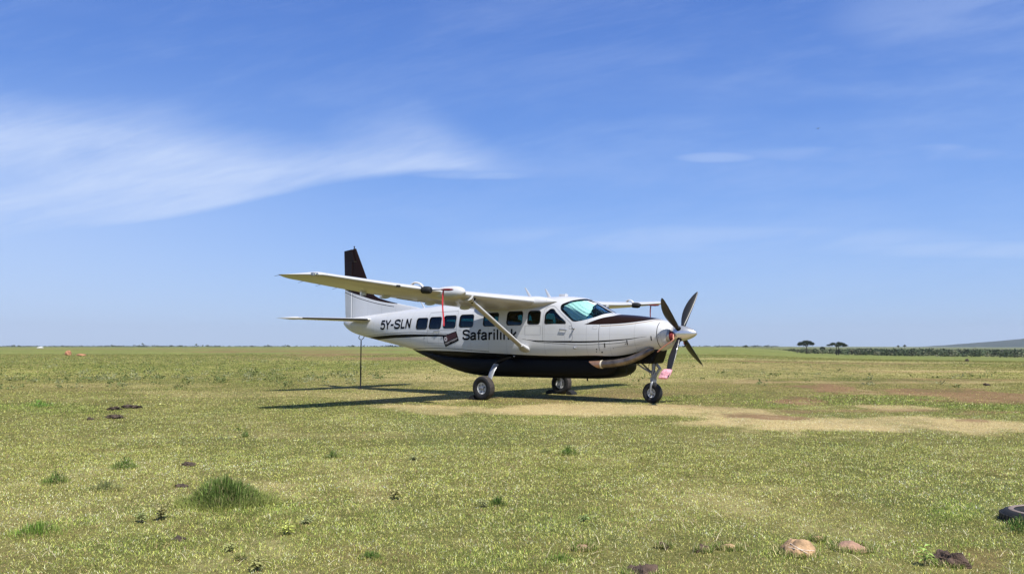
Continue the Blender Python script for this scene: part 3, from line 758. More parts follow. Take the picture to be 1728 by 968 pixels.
def handle(s0, s1, z0, z1, par, m='steel', r=.011):
    mb_ = MB(); a = (s0, side(s0, z0) + .03, z0); b_ = (s1, side(s1, z1) + .03, z1)
    mb_.tube([a, b_], r, 8, squash=1.5); mb_.tube([(s0, side(s0, z0) - .01, z0), a], r * .9, 8); mb_.tube([(s1, side(s1, z1) - .01, z1), b_], r * .9, 8)
    return mb_.build('handle', M[m], par)
handle(3.47, 3.27, 1.845, 1.825, cd); handle(8.03, 7.80, 1.845, 1.845, pd)
def step_peg(s, z, r=.022):
    y = side(s, z); mb_ = MB(); mb_.tube([(s, y - .01, z), (s, y + .05, z - .005)], r, 10); mb_.ellipsoid((s, y + .055, z), (.035, .02, .028), 10, 6); return mb_.build('latch', M['steel'], plane)
step_peg(3.04, 1.865); step_peg(3.01, 1.365)
MB().box((8.0, side(8, 1.66) + .003, 1.66), (.03, .006, .012)).build('door_stop', M['steel'], plane)
MB().box((7.7, side(7.7, 1.66) + .003, 1.655), (.03, .006, .02)).build('door_stop', M['steel'], plane)
MB().box((8.45, side(8.45, 1.66) + .003, 1.665), (.03, .006, .008)).build('door_stop', M['steel'], plane)
# cowl louvres and vents on the starboard side
for s, z, dz_ in ((2.17, 1.43, .055), (1.58, 1.50, .06), (.97, 1.60, .055)):
    y = side(s, z); mb_ = MB(); mb_.loft([[(s - .012 + k * .02, side(s, z + q_ * dz_) + .007, z + q_ * dz_) for k in (0, 1)] + [(s - .012 + k * .02, side(s, z + q_ * dz_) - .01, z + q_ * dz_) for k in (1, 0)] for q_ in (-1, -.5, 0, .5, 1)])
    mb_.build('cowl_vent', M['decal'], cowl)
for s, z, r in ((1.63, 1.47, .012), (2.4, 1.33, .018), (2.42, 1.27, .014), (2.27, 1.26, .024), (.80, 1.70, .008), (.80, 1.62, .008), (1.95, 1.355, .010)):
    MB().ellipsoid((s, side(s, z), z), (r, .008, r), 10, 6).build('drain_port', M['decal'], cowl)

# lettering
S_ = lambda P, n=5: catmull([(a, b_, 0) for a, b_ in P], n)
GLYPH = {
 'S': (.86, [S_([(.77, .70), (.70, .86), (.43, .93), (.17, .86), (.12, .71), (.22, .58), (.45, .51), (.70, .42), (.77, .27), (.67, .12), (.43, .07), (.17, .13), (.08, .30)])]),
 'a': (.72, [S_([(.11, .51), (.19, .63), (.36, .665), (.52, .61), (.555, .48), (.55, .16), (.60, .0)]), S_([(.54, .41), (.30, .37), (.13, .29), (.10, .17), (.18, .07), (.32, .06), (.46, .12), (.54, .25)])]),
 'f': (.43, [[(.21, 0)] + [p[:2] for p in S_([(.21, .60), (.21, .80), (.28, .91), (.44, .925)])], [(.03, .65), (.42, .65)]]),
 'r': (.50, [[(.16, 0), (.16, .72)], S_([(.17, .40), (.22, .56), (.32, .63), (.48, .64)])]),
 'i': (.34, [[(.17, 0), (.17, .72)], [(.17, .84), (.17, 1.0)]]),
 'l': (.34, [[(.17, 0), (.17, 1.0)]]),
 'n': (.76, [[(.16, 0), (.16, .72)], [p[:2] for p in S_([(.17, .42), (.24, .60), (.40, .655), (.55, .60), (.60, .44)])] + [(.60, 0)]]),
 'k': (.70, [[(.16, 0), (.16, 1.0)], [(.19, .27), (.60, .72)], [(.33, .40), (.61, 0)]]),
 '5': (.72, [[(.62, .93), (.20, .93), (.145, .52)], S_([(.145, .54), (.30, .64), (.48, .62), (.62, .50), (.64, .30), (.54, .12), (.36, .06), (.18, .11), (.09, .26)])]),
 'Y': (.72, [[(.05, 1), (.36, .47), (.67, 1)], [(.36, .50), (.36, 0)]]),
 '-': (.52, [[(.06, .44), (.46, .44)]]),
 'L': (.64, [[(.15, 1), (.15, .07), (.60, .07)]]),
 'N': (.78, [[(.14, 0), (.14, 1)], [(.15, .97), (.62, .03)], [(.63, 0), (.63, 1)]]),
}
def lettering(txt, s0, s1, z0, z1, name, stroke, zslope=0.0, off=.0045):
    """block capitals and small letters drawn as mitred strokes"""
    adv = 0; polys = []; tot = sum(GLYPH[c_][0] for c_ in txt) - .12
    hgt = z1 - z0; kx = (s1 - s0) / tot
    bmA = bmesh.new(); lvl = 0
    for ch in txt:
        w_, strokes_ = GLYPH[ch]
        for st_i, P in enumerate(strokes_):
            pts = [Vector((s0 + kx * (adv + p[0] - .06), z0 + hgt * p[1] + zslope * (adv + p[0]) / tot)) for p in P]; nP = len(pts); Lp = []; Rp = []
            for i in range(nP):
                d0 = (pts[i] - pts[i - 1]).normalized() if i else (pts[1] - pts[0]).normalized(); d1 = (pts[i + 1] - pts[i]).normalized() if i < nP - 1 else d0
                t = (d0 + d1).normalized(); nrm = Vector((-t.y, t.x)); kk = stroke / 2 / max(.42, nrm.dot(Vector((-d0.y, d0.x))))
                Lp.append(pts[i] + nrm * kk); Rp.append(pts[i] - nrm * kk)
            bm = bmesh.new()
            for i in range(nP - 1):
                bm.faces.new([bm.verts.new((a.x, 0, a.y)) for a in (Lp[i], Lp[i + 1], Rp[i + 1], Rp[i])])
            bmesh.ops.remove_doubles(bm, verts=bm.verts, dist=1e-6)
            bm = conform_bm(bm, off + .0006 * (st_i + (lvl % 2) * 3), 1, side, .05)
            me_ = bpy.data.meshes.new('t'); bm.to_mesh(me_); bm.free(); bmA.from_mesh(me_); bpy.data.meshes.remove(me_)
        adv += w_; lvl += 1
    return from_bm(name, bmA, M['decal'], plane)
lettering('5Y-SLN', 10.66, 9.13, 1.93, 2.215, 'registration_lettering', .058, zslope=.03)
lettering('Safarilink', 6.85, 4.90, 1.585, 1.875, 'airline_lettering', .054)
# tilted name card by the passenger door
card = [(7.66, 1.70), (7.11, 1.84), (7.00, 1.575), (7.55, 1.385)]
cardo = from_bm('door_emblem', conform([card], .005), M['decal'], plane)
def cq(u, v):   # card coordinates to skin
    a = Vector(card[0]).lerp(Vector(card[1]), u); b_ = Vector(card[3]).lerp(Vector(card[2]), u); return tuple(a.lerp(b_, v))
from_bm('emblem_field', conform([[cq(.24, .07), cq(.95, .07), cq(.95, .56), cq(.24, .60)]], .0075), M['decalred'], cardo)
pet = []
for k in range(7):
    a = 2 * math.pi * k / 7; ca, sa = math.cos(a), math.sin(a)
    pts = []
    for du, dv in ((.35, -.25), (1, -.32), (1.15, 0), (1, .32), (.35, .25)):
        pts.append(cq(.17 + .105 * (ca * du - sa * dv), .36 + .21 * (sa * du + ca * dv)))
    pet.append(pts)
from_bm('emblem_flower', conform(pet, .0095), M['decalwhite'], cardo)
strokes = []; rs = random.Random(5)
for k in range(14):                       # small unreadable lettering along the lower edge
    u = .10 + .83 * k / 13; w_ = .018
    hgt = rs.choice((.14, .18, .2)); top_ = .66 - .0 * k
    strokes.append([cq(u - w_, top_), cq(u + w_ * .2, top_), cq(u + w_ * .2, top_ + hgt), cq(u - w_, top_ + hgt)])
    if rs.random() < .6: strokes.append([cq(u + w_ * .25, top_ + .02), cq(u + w_ * 1.6, top_ + .02), cq(u + w_ * 1.6, top_ + .06), cq(u + w_ * .25, top_ + .06)])
from_bm('emblem_lettering', conform(strokes, .0095), M['decalwhite'], cardo)

# cargo pod under the belly
POD = [(1.93, .98, .86, .40), (1.96, 1.0, .78, .50), (2.05, 1.02, .69, .56), (2.25, 1.04, .61, .60), (2.6, 1.05, .575, .62), (3.5, 1.05, .56, .64), (5, 1.05, .555, .64), (6.3, 1.05, .555, .63), (6.9, 1.06, .60, .61), (7.5, 1.08, .71, .57), (8.1, 1.12, .88, .51), (8.6, 1.18, 1.03, .43), (9.2, 1.28, 1.19, .28), (9.55, 1.32, 1.28, .10)]
mb = MB(); px_ = [p[0] for p in POD]
for_r = []
for s in frange(1.93, 2.3, .05) + frange(2.4, 9.55, .12):
    zt, zb, w = (_hermite(px_, [p[k] for p in POD], s) for k in (1, 2, 3)); zt += .12; zm = (zt * .5 + zb * .5)
    r = []
    for j in range(40):
        t = 2 * math.pi * j / 40; c_, d_ = math.cos(t), math.sin(t)
        r.append((s, w * math.copysign(abs(c_) ** .5, c_), zm + (zt - zb) / 2 * math.copysign(abs(d_) ** .55, d_)))
    for_r.append(r)
mb.loft(for_r); pod = mb.build('cargo_pod', M['black'], plane)
MB().tube([(3.1, .1, .56), (3.1, .1, .50)], .02, 8).build('drain_mast', M['black'], pod)
MB().ellipsoid((5.05, .745, 1.135), (.02, .012, .02), 8, 6).build('marker_lamp', M['light'], plane)

# chin fairing that closes the cowling underneath
mb = MB(); CH = [(.93, 1.34, 1.285, .24), (1.00, 1.34, 1.12, .28), (1.06, 1.34, 1.00, .30), (1.12, 1.34, .978, .31), (1.8, 1.30, .97, .36), (2.3, 1.25, .985, .44), (2.5, 1.2, 1.03, .5)]
rg = []
for s, zt, zb, w in CH:
    rg.append([(s, w, zt), (s, w, zb + .05), (s, w - .05, zb), (s, -w + .05, zb), (s, -w, zb + .05), (s, -w, zt)])
mb.loft(rg); chin = mb.build('chin_fairing', M['black'], plane, smooth=False)

# exhaust stack on the starboard side
EX = [(1.00, .34, 1.33, .05), (1.08, .42, 1.295, .080), (1.28, .50, 1.18, .094), (1.58, .57, 1.055, .094), (1.92, .63, .985, .096), (2.26, .665, .955, .098)]
pts = catmull(EX, 7)
mb = MB(); mb.tube([p[:3] for p in pts], [p[3] for p in pts], 20, squash=1.0)
exo = mb.build('exhaust_stack', M['bronze'], plane)
e0 = Vector((2.26, .665, .955)); ed = Vector((.34, .03, -.02)).normalized()
mb = MB(); rg = []
for t, rr_, sk in ((0, .103, 0), (.02, .105, 0), (.04, .103, 0)):
    rg.append([e0 + ed * (t) + Vector((0, math.cos(2 * math.pi * j / 20) * rr_, math.sin(2 * math.pi * j / 20) * rr_)) for j in range(20)])
mb.loft(rg); mb.build('exhaust_band', M['cream'], exo)
mb = MB(); rg = []
for t in (.045, .5, 1.0):
    ring = []
    for j in range(20):
        cy_, cz_ = math.cos(2 * math.pi * j / 20) * .099, math.sin(2 * math.pi * j / 20) * .099
        ring.append(e0 + ed * (.045 + (t - .045) * (.06 + .30 * (cz_ / .099 * .5 + .5))) + Vector((0, cy_, cz_)))
    rg.append(ring)
mb.loft(rg, cap=False); inner = [[e0 + (p - e0) * .97 for p in r] for r in rg]; mb.loft(list(reversed(inner)), cap=False)
mb.build('exhaust_outlet', M['copper'], exo)

# intakes beside the spinner
def intake(sg):
    c_ = Vector((.60, sg * .255, 1.665)); mb_ = MB()
    rg = []
    for dx_, k in ((.10, 1.32), (.0, 1.22), (-.02, 1.12), (-.022, 1.03), (-.008, .95), (.02, .92)):
        rg.append([c_ + Vector((dx_, math.cos(2 * math.pi * j / 24) * .095 * k, math.sin(2 * math.pi * j / 24) * .125 * k)) for j in range(24)])
    mb_.loft(rg, cap=False); return mb_.build('air_intake', M['greyplate'], cowl)
intake(1); intake(-1)

# propeller
prop = empty('propeller'); prop.parent = plane
HUB = Vector((.42, 0, 1.72))
prof = [(0, .006), (.01, .028), (.04, .058), (.10, .098), (.18, .135), (.28, .166), (.38, .186), (.46, .196), (.56, .20), (.585, .197)]
MB().lathe(prof, (0, 0, 1.72), (1, 0, 0), 40).build('spinner', M['spinner'], prop, angle=50)
MB().lathe([(0, .16), (.05, .16)], (.57, 0, 1.72), (1, 0, 0), 24).build('backplate', M['steel'], prop)
for k, ang in enumerate((53, -37, -127, 143)):
    u = Vector((0, math.sin(R(ang)), math.cos(R(ang)))); tv = Vector((0, math.cos(R(ang)), -math.sin(R(ang))))   # radial, tangential
    rg = []; N = 18; rg_tip = []
    def section(r):
        t = (r - .10) / (1.33 - .10)
        ch = _hermite([0, .08, .3, .5, .7, .85, .94, .985, 1.0], [.10, .11, .185, .212, .186, .132, .085, .048, .018], t); th = .085 * (1 - t) ** 2 + .018; pitch = R(84 - 12 * t)
        cdir = Vector((math.sin(pitch), 0, 0)) + tv * math.cos(pitch); nd = u.cross(cdir).normalized()
        sw = .05 * math.sin(t * math.pi) - .05 * t * t
        c0 = HUB + u * r + cdir * sw; ring = []
        for j in range(N):
            a = 2 * math.pi * j / N; ring.append(c0 + cdir * (math.cos(a) * ch / 2) + nd * (math.sin(a) * th / 2 * (1 - .25 * math.cos(a))))
        return ring
    rs_ = [.10 + (1.33 - .10) * (i / 26) for i in range(27)]
    cutr = 24 if k == 2 else 26
    mb = MB(); mb.loft([section(r) for r in rs_[:cutr + 1]]); bl = mb.build('blade', M['blade'], prop, angle=60)
    if k == 2:
        mb = MB(); mb.loft([section(r) for r in rs_[24:]]); mb.build('blade_tip', M['tipw'], bl)
    MB().lathe([(0, .062), (.05, .066), (.09, .05)], HUB + u * .13, u, 16).build('blade_cuff', M['black'], bl)
    if k == 3:
        c_ = HUB + u * .66; cdir = Vector((1, 0, 0))
        nn = (tv * -1); 
        MB().box(c_ + tv * -.0, (.022, .022, .03)).build('blade_decal', M['decalwhite'], bl) if False else None

# nose gear
ng = empty('nose_gear'); ng.parent = plane
def wheel(parent, c_, rad, wid, hubr, name='wheel', lean=0.0):
    w = empty(name, (0, 0, 0)); w.parent = parent; c_ = Vector(c_); ax = Vector((0, math.cos(lean), math.sin(lean)))
    h = wid / 2
    pr = [(-h * .62, hubr), (-h * .86, hubr * 1.12), (-h, rad * .74), (-h * .97, rad * .84), (-h * .80, rad * .94), (-h * .5, rad * .985), (0, rad), (h * .5, rad * .985), (h * .80, rad * .94), (h * .97, rad * .84), (h, rad * .74), (h * .86, hubr * 1.12), (h * .62, hubr)]
    mt = MB(); mt.lathe(pr[:5], c_, ax, 44, cap=False); mt.lathe(pr[-5:], c_, ax, 44, cap=False); mt.lathe(pr[4:-4], c_, ax, 44, cap=False, mi=1)
    mt.build('tyre', [M['rubber'], M['tread'] if wid > .2 else M['rubber']], w, angle=60)
    rim = MB(); rim.lathe([(-h * .60, hubr * .55), (-h * .60, hubr * .86), (-h * .72, hubr * 1.0), (-h * .66, hubr * 1.03), (h * .66, hubr * 1.03), (h * .72, hubr * 1.0), (h * .60, hubr * .86), (h * .45, hubr * .55)], c_, ax, 32)
    cap_ = MB(); cap_.lathe([(h * .40, hubr * .34), (h * .78, hubr * .32), (h * .84, hubr * .22)], c_, ax, 20); cap_.build('hub_cap', M['steel'], w)
    a1 = ax.orthogonal().normalized(); b1 = ax.cross(a1)
    for k in range(6):
        a = math.pi / 3 * k; p = c_ + ax * (h * .60) + (a1 * math.cos(a) + b1 * math.sin(a)) * hubr * .66
        rim.lathe([(0, hubr * .10), (.012, hubr * .10)], p, ax, 8, mi=1)
    rim.build('rim', [M['hubw'], M['rubber']], w)
    return w
wheel(ng, (1.235, 0, .252), .258, .185, .115)
mb = MB()
mb.tube([(1.20, 0, 1.12), (1.20, 0, .62)], .045, 16); mb.tube([(1.20, 0, .80), (1.205, 0, .50)], .058, 16)
mb.build('oleo_strut', M['steel'], ng)
mb = MB()
for sg in (1, -1):
    mb.tube(catmull([(1.205, sg * .02, .60), (1.205, sg * .07, .53), (1.21, sg * .115, .44), (1.235, sg * .118, .25)], 5), [.04] * 5 + [.034] * 5 + [.028] * 6, 10, squash=.7)
mb.box((1.205, 0, .575), (.05, .075, .05)); mb.build('fork', M['steel'], ng)
mb = MB(); mb.tube([(1.235, -.13, .252), (1.235, .14, .252)], .018, 10); mb.build('axle', M['steel'], ng)
mb = MB(); mb.tube(catmull([(1.60, .13, .98), (1.45, .09, .87), (1.24, .02, .74)], 5), .022, 10); mb.tube(catmull([(1.60, -.13, .98), (1.45, -.09, .87), (1.24, -.02, .74)], 5), .022, 10)
mb.build('drag_link', M['steel'], ng)
mb = MB(); mb.tube([(1.17, 0, 1.02), (1.02, 0, .86)], .018, 8, squash=2.2); mb.tube([(1.02, 0, .86), (1.17, 0, .62)], .018, 8, squash=2.2); mb.tube([(1.02, -.05, .86), (1.02, .05, .86)], .014, 8)
mb.build('torque_link', M['steel'], ng)
mb = MB(); mb.box((1.22, 0, 1.10), (.11, .085, .02)); mb.box((1.2, 0, 1.05), (.05, .06, .05)); mb.build('gear_mount', M['steel'], ng, smooth=False)
mb = MB(); mb.tube(catmull([(1.16, .05, 1.08), (1.10, .07, .95), (1.14, .06, .80), (1.19, .055, .70)], 5), .007, 6); mb.tube(catmull([(1.26, .05, 1.05), (1.30, .07, .85), (1.25, .06, .62)], 5), .006, 6); mb.build('brake_hose', M['rubber'], ng)
# main gear
mg = empty('main_gear'); mg.parent = plane
for sg in (1, -1):
    rg = []; LP = catmull([(0, .58, 1.12), (0, .95, 1.06), (0, 1.24, .955), (0, 1.42, .80), (0, 1.55, .58), (0, 1.63, .40)], 4)
    for i, (_, y, z) in enumerate(LP):
        t = i / (len(LP) - 1); wx_ = .105 - .03 * t; th = .026
        y2, z2 = LP[min(i + 1, len(LP) - 1)][1:]; y1_, z1_ = LP[max(i - 1, 0)][1:]; dn = Vector((y2 - y1_, z2 - z1_)).normalized(); ny, nz = -dn.y * th, dn.x * th
        rg.append([(5.22 - wx_, sg * y, z), (5.22 - wx_ * .7, sg * (y + ny), z + nz), (5.22 + wx_ * .7, sg * (y + ny), z + nz), (5.22 + wx_, sg * y, z), (5.22 + wx_ * .7, sg * (y - ny), z - nz), (5.22 - wx_ * .7, sg * (y - ny), z - nz)])
    ci = 9; lg = MB(); lg.loft(rg[:ci + 1]); lgu = lg.build('leg_cuff', M['matte'], mg, angle=60)
    lg = MB(); lg.loft(rg[ci:]); lg.build('gear_leg', M['steel'], mg, angle=60)
    mb = MB(); mb.box((5.22, sg * 1.64, .34), (.055, .03, .08)); mb.tube([(5.24, sg * 1.62, .325), (5.25, sg * 1.80, .315)], .03, 12); mb.build('brake_caliper', M['steel'], mg)
    wheel(mg, (5.25, sg * 1.77, .315), .320, .235, .150, lean=sg * -.05)

# wings
def airfoil(n, th, cam=.02, x0=0.0, x1=1.0):
    """closed section: upper surface rear to front, then lower surface front to rear"""
    def yt(x_): return 5 * th * (.2969 * math.sqrt(x_) - .1260 * x_ - .3516 * x_ ** 2 + .2843 * x_ ** 3 - .1030 * x_ ** 4)
    def yc(x_): p = .35; return cam / p ** 2 * (2 * p * x_ - x_ * x_) if x_ < p else cam / (1 - p) ** 2 * ((1 - 2 * p) + 2 * p * x_ - x_ * x_)
    xs = [x0 + (x1 - x0) * (1 - math.cos(math.pi * i / n)) / 2 if x0 == 0 else x0 + (x1 - x0) * i / n for i in range(n + 1)]
    up_ = [(x_, yc(x_) + yt(x_)) for x_ in reversed(xs)]; lo_ = [(x_, yc(x_) - yt(x_)) for x_ in xs]
    return up_ + (lo_[1:] if x0 == 0 else lo_)
WGL = [.55, .9, 2.0, 3.2, 4.5, 5.8, 7.0, 7.42]
def wgeo(l):
    le = 4.28 + (4.86 - 4.28) * (l - .8) / 6.62; te = 6.28 + (5.93 - 6.28) * (l - .8) / 6.62
    zle = 2.605 + (2.905 - 2.605) * (l - .8) / 6.62; zte = 2.43 + (2.86 - 2.43) * (l - .8) / 6.62; th = .165 - .045 * (l - .8) / 6.62; sag = .05 * math.sin(math.pi * min(1, max(0, (l - .8) / 6.6))); zle -= sag; zte -= sag
    if l > 7.42:
        t = (l - 7.42) / (7.94 - 7.42); le += .74 * t ** 1.25; te -= .26 * t ** 1.5; zle -= .015 * t; zte += .005 * t; th *= (1 - .55 * t)
    return le, te, zle, zte, th
def wpoint(l, sec, sg, lift=0.0):
    le, te, zle, zte, th = wgeo(l); c_ = te - le; out = []
    for x_, y_ in sec:
        z = zle + (zte - zle) * x_ + y_ * c_ + lift * (1 if y_ < 0 else .3) * abs(y_) * c_
        out.append((le + c_ * x_, sg * l, z))
    return out
def wlower(l, s):
    le, te, zle, zte, th = wgeo(l); x_ = min(1, max(0, (s - le) / (te - le))); c_ = te - le
    yt = 5 * th * (.2969 * math.sqrt(x_) - .1260 * x_ - .3516 * x_ ** 2 + .2843 * x_ ** 3 - .1030 * x_ ** 4); return zle + (zte - zle) * x_ - yt * c_ + .012 * c_
wings = []
for sg in (1, -1):
    mb = MB(); rg = []
    for l in frange(.50, .9, .2) + frange(1.2, 4.8, .4) + [5.0, 5.4, 5.8, 6.2, 6.6, 7.0, 7.30]:
        rg.append(wpoint(l, airfoil(18, wgeo(l)[4], x1=.755), sg))
    # outboard of the aileron the section runs to the trailing edge
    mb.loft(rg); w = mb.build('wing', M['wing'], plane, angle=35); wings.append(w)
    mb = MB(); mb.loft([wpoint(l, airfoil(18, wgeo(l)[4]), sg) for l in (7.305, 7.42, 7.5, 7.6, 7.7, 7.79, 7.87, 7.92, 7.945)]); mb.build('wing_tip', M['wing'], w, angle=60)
    def surf_(l0, l1, name):
        mb_ = MB(); mb_.loft([wpoint(l, airfoil(6, wgeo(l)[4], x0=.762, x1=1.0), sg) for l in frange(l0, l1, .5)]); return mb_.build(name, M['wing'], w)
    surf_(.86, 4.86, 'flap'); surf_(4.90, 7.29, 'aileron')
    # flap track fairings, vortex generators, static wicks
    for l in (1.7, 3.05, 4.62):
        mb = MB(); z = wlower(l, 5.9); mb.ellipsoid((5.98, sg * l, z - .02), (.20, .022, .055), 10, 8); mb.build('flap_track', M['wing'], w)
    mb = MB(); mb.box((6.0, sg * 5.3, wlower(5.3, 5.9) - .03), (.10, .012, .05)); mb.build('aileron_hinge', M['wing'], w)
    for l in (5.6, 6.1, 6.6, 7.1):
        g = wgeo(l); mb = MB(); mb.tube([(g[1] - .02, sg * l, g[3]), (g[1] + .13, sg * (l + .02), g[3] - .03)], .0035, 5); mb.build('static_wick', M['rubber'], w)
    g = wgeo(7.93); mb = MB(); mb.tube([(g[1] - .03, sg * 7.92, g[3]), (g[1] + .10, sg * 7.97, g[3] - .015)], .004, 5); mb.build('static_wick', M['rubber'], w)
    for k in range(13):
        l = 3.35 + .062 * k; g = wgeo(l); mb = MB(); mb.box((g[1] - .03, sg * l, g[3] + .012), (.03, .012, .02)); mb.build('vortex_tab', M['rubber'], w, smooth=False)
    # navigation light
    mb = MB(); g = wgeo(7.50); mb.ellipsoid((g[0] + .015, sg * 7.50, g[2]), (.035, .07, .03), 12, 8); nl = mb.build('navigation_light', M['light'], w)
    mb = MB(); mb.box((g[0] + .045, sg * 7.50, g[2] - .0), (.04, .10, .034)); mb.build('light_housing', M['steel'], nl, bevel=.006)
    # lift strut with cuffs
    S0 = Vector((4.68, sg * .80, 1.345)); S1 = Vector((4.66, sg * 3.08, wlower(3.08, 4.7) + .03)); d = (S1 - S0).normalized(); nd = Vector((1, 0, 0)).cross(d).normalized()
    def sring(p, ch, th_): return [p + Vector((1, 0, 0)) * (ch * (math.cos(2 * math.pi * j / 20) * .5 - .12 * math.sin(2 * math.pi * j / 20) ** 2)) + nd * th_ * .5 * math.sin(2 * math.pi * j / 20) for j in range(20)]
    mb = MB(); L = (S1 - S0).length
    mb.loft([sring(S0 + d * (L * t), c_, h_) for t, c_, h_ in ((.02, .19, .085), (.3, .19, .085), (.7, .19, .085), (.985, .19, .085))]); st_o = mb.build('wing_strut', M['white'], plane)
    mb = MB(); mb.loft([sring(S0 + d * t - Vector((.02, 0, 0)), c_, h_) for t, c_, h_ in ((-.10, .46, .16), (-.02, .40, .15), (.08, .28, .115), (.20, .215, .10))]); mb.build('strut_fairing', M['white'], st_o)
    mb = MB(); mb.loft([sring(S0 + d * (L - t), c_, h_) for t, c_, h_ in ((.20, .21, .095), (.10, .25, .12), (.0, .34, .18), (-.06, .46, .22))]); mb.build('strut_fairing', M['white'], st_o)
    # dark gusset plate between the strut head and the wing
    zt_ = wlower(3.0, 4.6) + .01; mb = MB(); tri = [(4.47, zt_), (4.74, zt_), (4.60, zt_ - .135)]
    mb.loft([[(a, sg * y, b_) for a, b_ in tri] for y in (2.97, 3.0)]); mb.build('strut_gusset', M['black'], w, smooth=False)
    # pitot mast: white hood hooked over the leading edge, black cap, forward tube
    l = 4.68 if sg > 0 else 4.92; g = wgeo(l); pm = MB()
    hoodp = catmull([(g[0] + .30, sg * (l + .10), g[2] + .10), (g[0] + .20, sg * (l + .07), g[2] + .155), (g[0] + .05, sg * (l + .03), g[2] + .115), (g[0] - .04, sg * l, g[2] - .01), (g[0] - .035, sg * l, g[2] - .08)], 5)
    pm.tube(hoodp, [.045] * len(hoodp), 10, squash=.55); pmo = pm.build('pitot_hood', M['white'], w)
    mb = MB(); mb.lathe([(0, .07), (.015, .085), (.18, .088), (.24, .078), (.27, .05)], (g[0] + .02, sg * l, g[2] - .02), (-1, -.0, -.06), 24); mb.build('pitot_boot', M['rubber'], pmo)
    mb = MB(); mb.tube([(g[0] - .20, sg * l, g[2] - .03), (g[0] - .90, sg * l, g[2] - .045)], .011, 8); mb.build('pitot_tube', M['rubber'], pmo)
    # small stall / light block outboard
    mb = MB(); g = wgeo(5.42); mb.box((g[0] - .005, sg * 5.42, g[2] - .01), (.02, .05, .025)); mb.build('stall_vane', M['rubber'], w, bevel=.004)
# weather radar pod on the starboard wing
mb = MB(); rg = []
for t in [i / 18 for i in range(19)]:
    s = 3.96 + 1.34 * t; r = .165 * (1 - (1 - min(1, t / .34)) ** 2.4) ** .5 * (1 - .75 * max(0, (t - .45) / .55) ** 1.5)
    r = max(r, .012); zc = 2.675 - .02 * t
    rg.append([(s, 3.95 + r * 1.08 * math.cos(2 * math.pi * j / 28), zc + r * math.sin(2 * math.pi * j / 28)) for j in range(28)])
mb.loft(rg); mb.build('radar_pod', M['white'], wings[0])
# wing root fairings and the roof hump
for sg in (1, -1):
    mb = MB(); rg = []
    for t in [i / 16 for i in range(17)]:
        s = 3.72 + 2.9 * t; k = math.sin(min(1, t / .28) * math.pi / 2) ** .8 * (1 - max(0, (t - .55) / .45) ** 2) ** .5 if t < 1 else 0
        k = max(k, .03); zc = 2.585 - .10 * max(0, t - .2)
        rg.append([(s, sg * (.60 + .27 * k * math.cos(2 * math.pi * j / 24)), zc + (.175 * k) * math.sin(2 * math.pi * j / 24)) for j in range(24)])
    mb.loft(rg); mb.build('wing_root_fairing', M['white'], plane)

# fin and rudder
FINLE = [(1.9, 9.3), (2.50, 9.10), (2.58, 9.30), (2.68, 9.88), (2.775, 10.41), (2.90, 10.98), (3.00, 11.33), (3.12, 11.55), (3.4, 11.72), (3.72, 11.89), (4.675, 12.41), (5, 12.6)]
def finle(z): return _hermite([a for a, b_ in FINLE], [b_ for a, b_ in FINLE], z)
def fin_half(s, z, T=None):
    le = finle(z); hinge = 12.47; T = (.085 - .03 * max(0, (z - 2.4) / 2.3)) if T is None else T
    base = max(0, (s - le) / max(.05, hinge - le)); return T * min(1, base * 1.15) ** .62 * (1 - .12 * base)
mb = MB(); rg = []
fz = [2.05, 2.2, 2.35, 2.5, 2.56, 2.62, 2.68, 2.74, 2.80, 2.86, 2.92, 2.98, 3.05, 3.12, 3.2, 3.3, 3.45, 3.7, 4.0, 4.22]
def finring(z, hx):
    le = finle(z); n = 22; xs = [le + (hx - le) * (i / n) ** 1.7 for i in range(n + 1)]
    sl = .010 if z < 4.5 else 0
    up_ = [(s, fin_half(s, z), z) for s in xs]; return up_ + [(s, -y, z_) for s, y, z_ in reversed(up_[1:])]
mb.loft([finring(z, 12.47) for z in fz] + [finring(z, h_) for z, h_ in ((4.225, 12.33), (4.4, 12.40), (4.60, 12.475), (4.675, 12.50))]); fin = mb.build('tail_fin', M['fin'], plane, angle=35)
mb = MB(); rg = []
for z, fx in ((2.20, 12.49), (2.5, 12.49), (3.0, 12.49), (3.6, 12.49), (4.235, 12.49), (4.24, 12.355), (4.4, 12.42), (4.60, 12.50), (4.655, 12.525)):
    te = 12.90 + (13.01 - 12.90) * (z - 2.44) / 2.2
    if z < 2.3: te = 12.86
    T = .070 - .022 * max(0, (z - 2.4) / 2.3); up_ = []
    for i in range(9):
        t = i / 8; s = fx + (te - fx) * t; h_ = T * (math.sqrt(max(0, 1 - (1 - min(1, t / .12)) ** 2)) if t < .12 else 1 - .93 * (t - .12) / .88)
        up_.append((s, max(h_, .004), z - .03 * t * (z > 4.6)))
    rg.append(up_ + [(s, -y, z_) for s, y, z_ in reversed(up_)])
mb.loft(rg); rud = mb.build('rudder', M['fin'], plane, angle=35)
mb = MB(); mb.tube([(12.50, 0, 4.64), (12.50, 0, 4.71)], .012, 8); mb.ellipsoid((12.50, 0, 4.735), (.03, .022, .032), 12, 8); mb.build('beacon', M['rubber'], fin)
mb = MB(); mb.box((12.455, .078, 3.0 ), (.006, .006, .55)); mb.build('rudder_gap', M['seam'], fin, smooth=False) if False else None
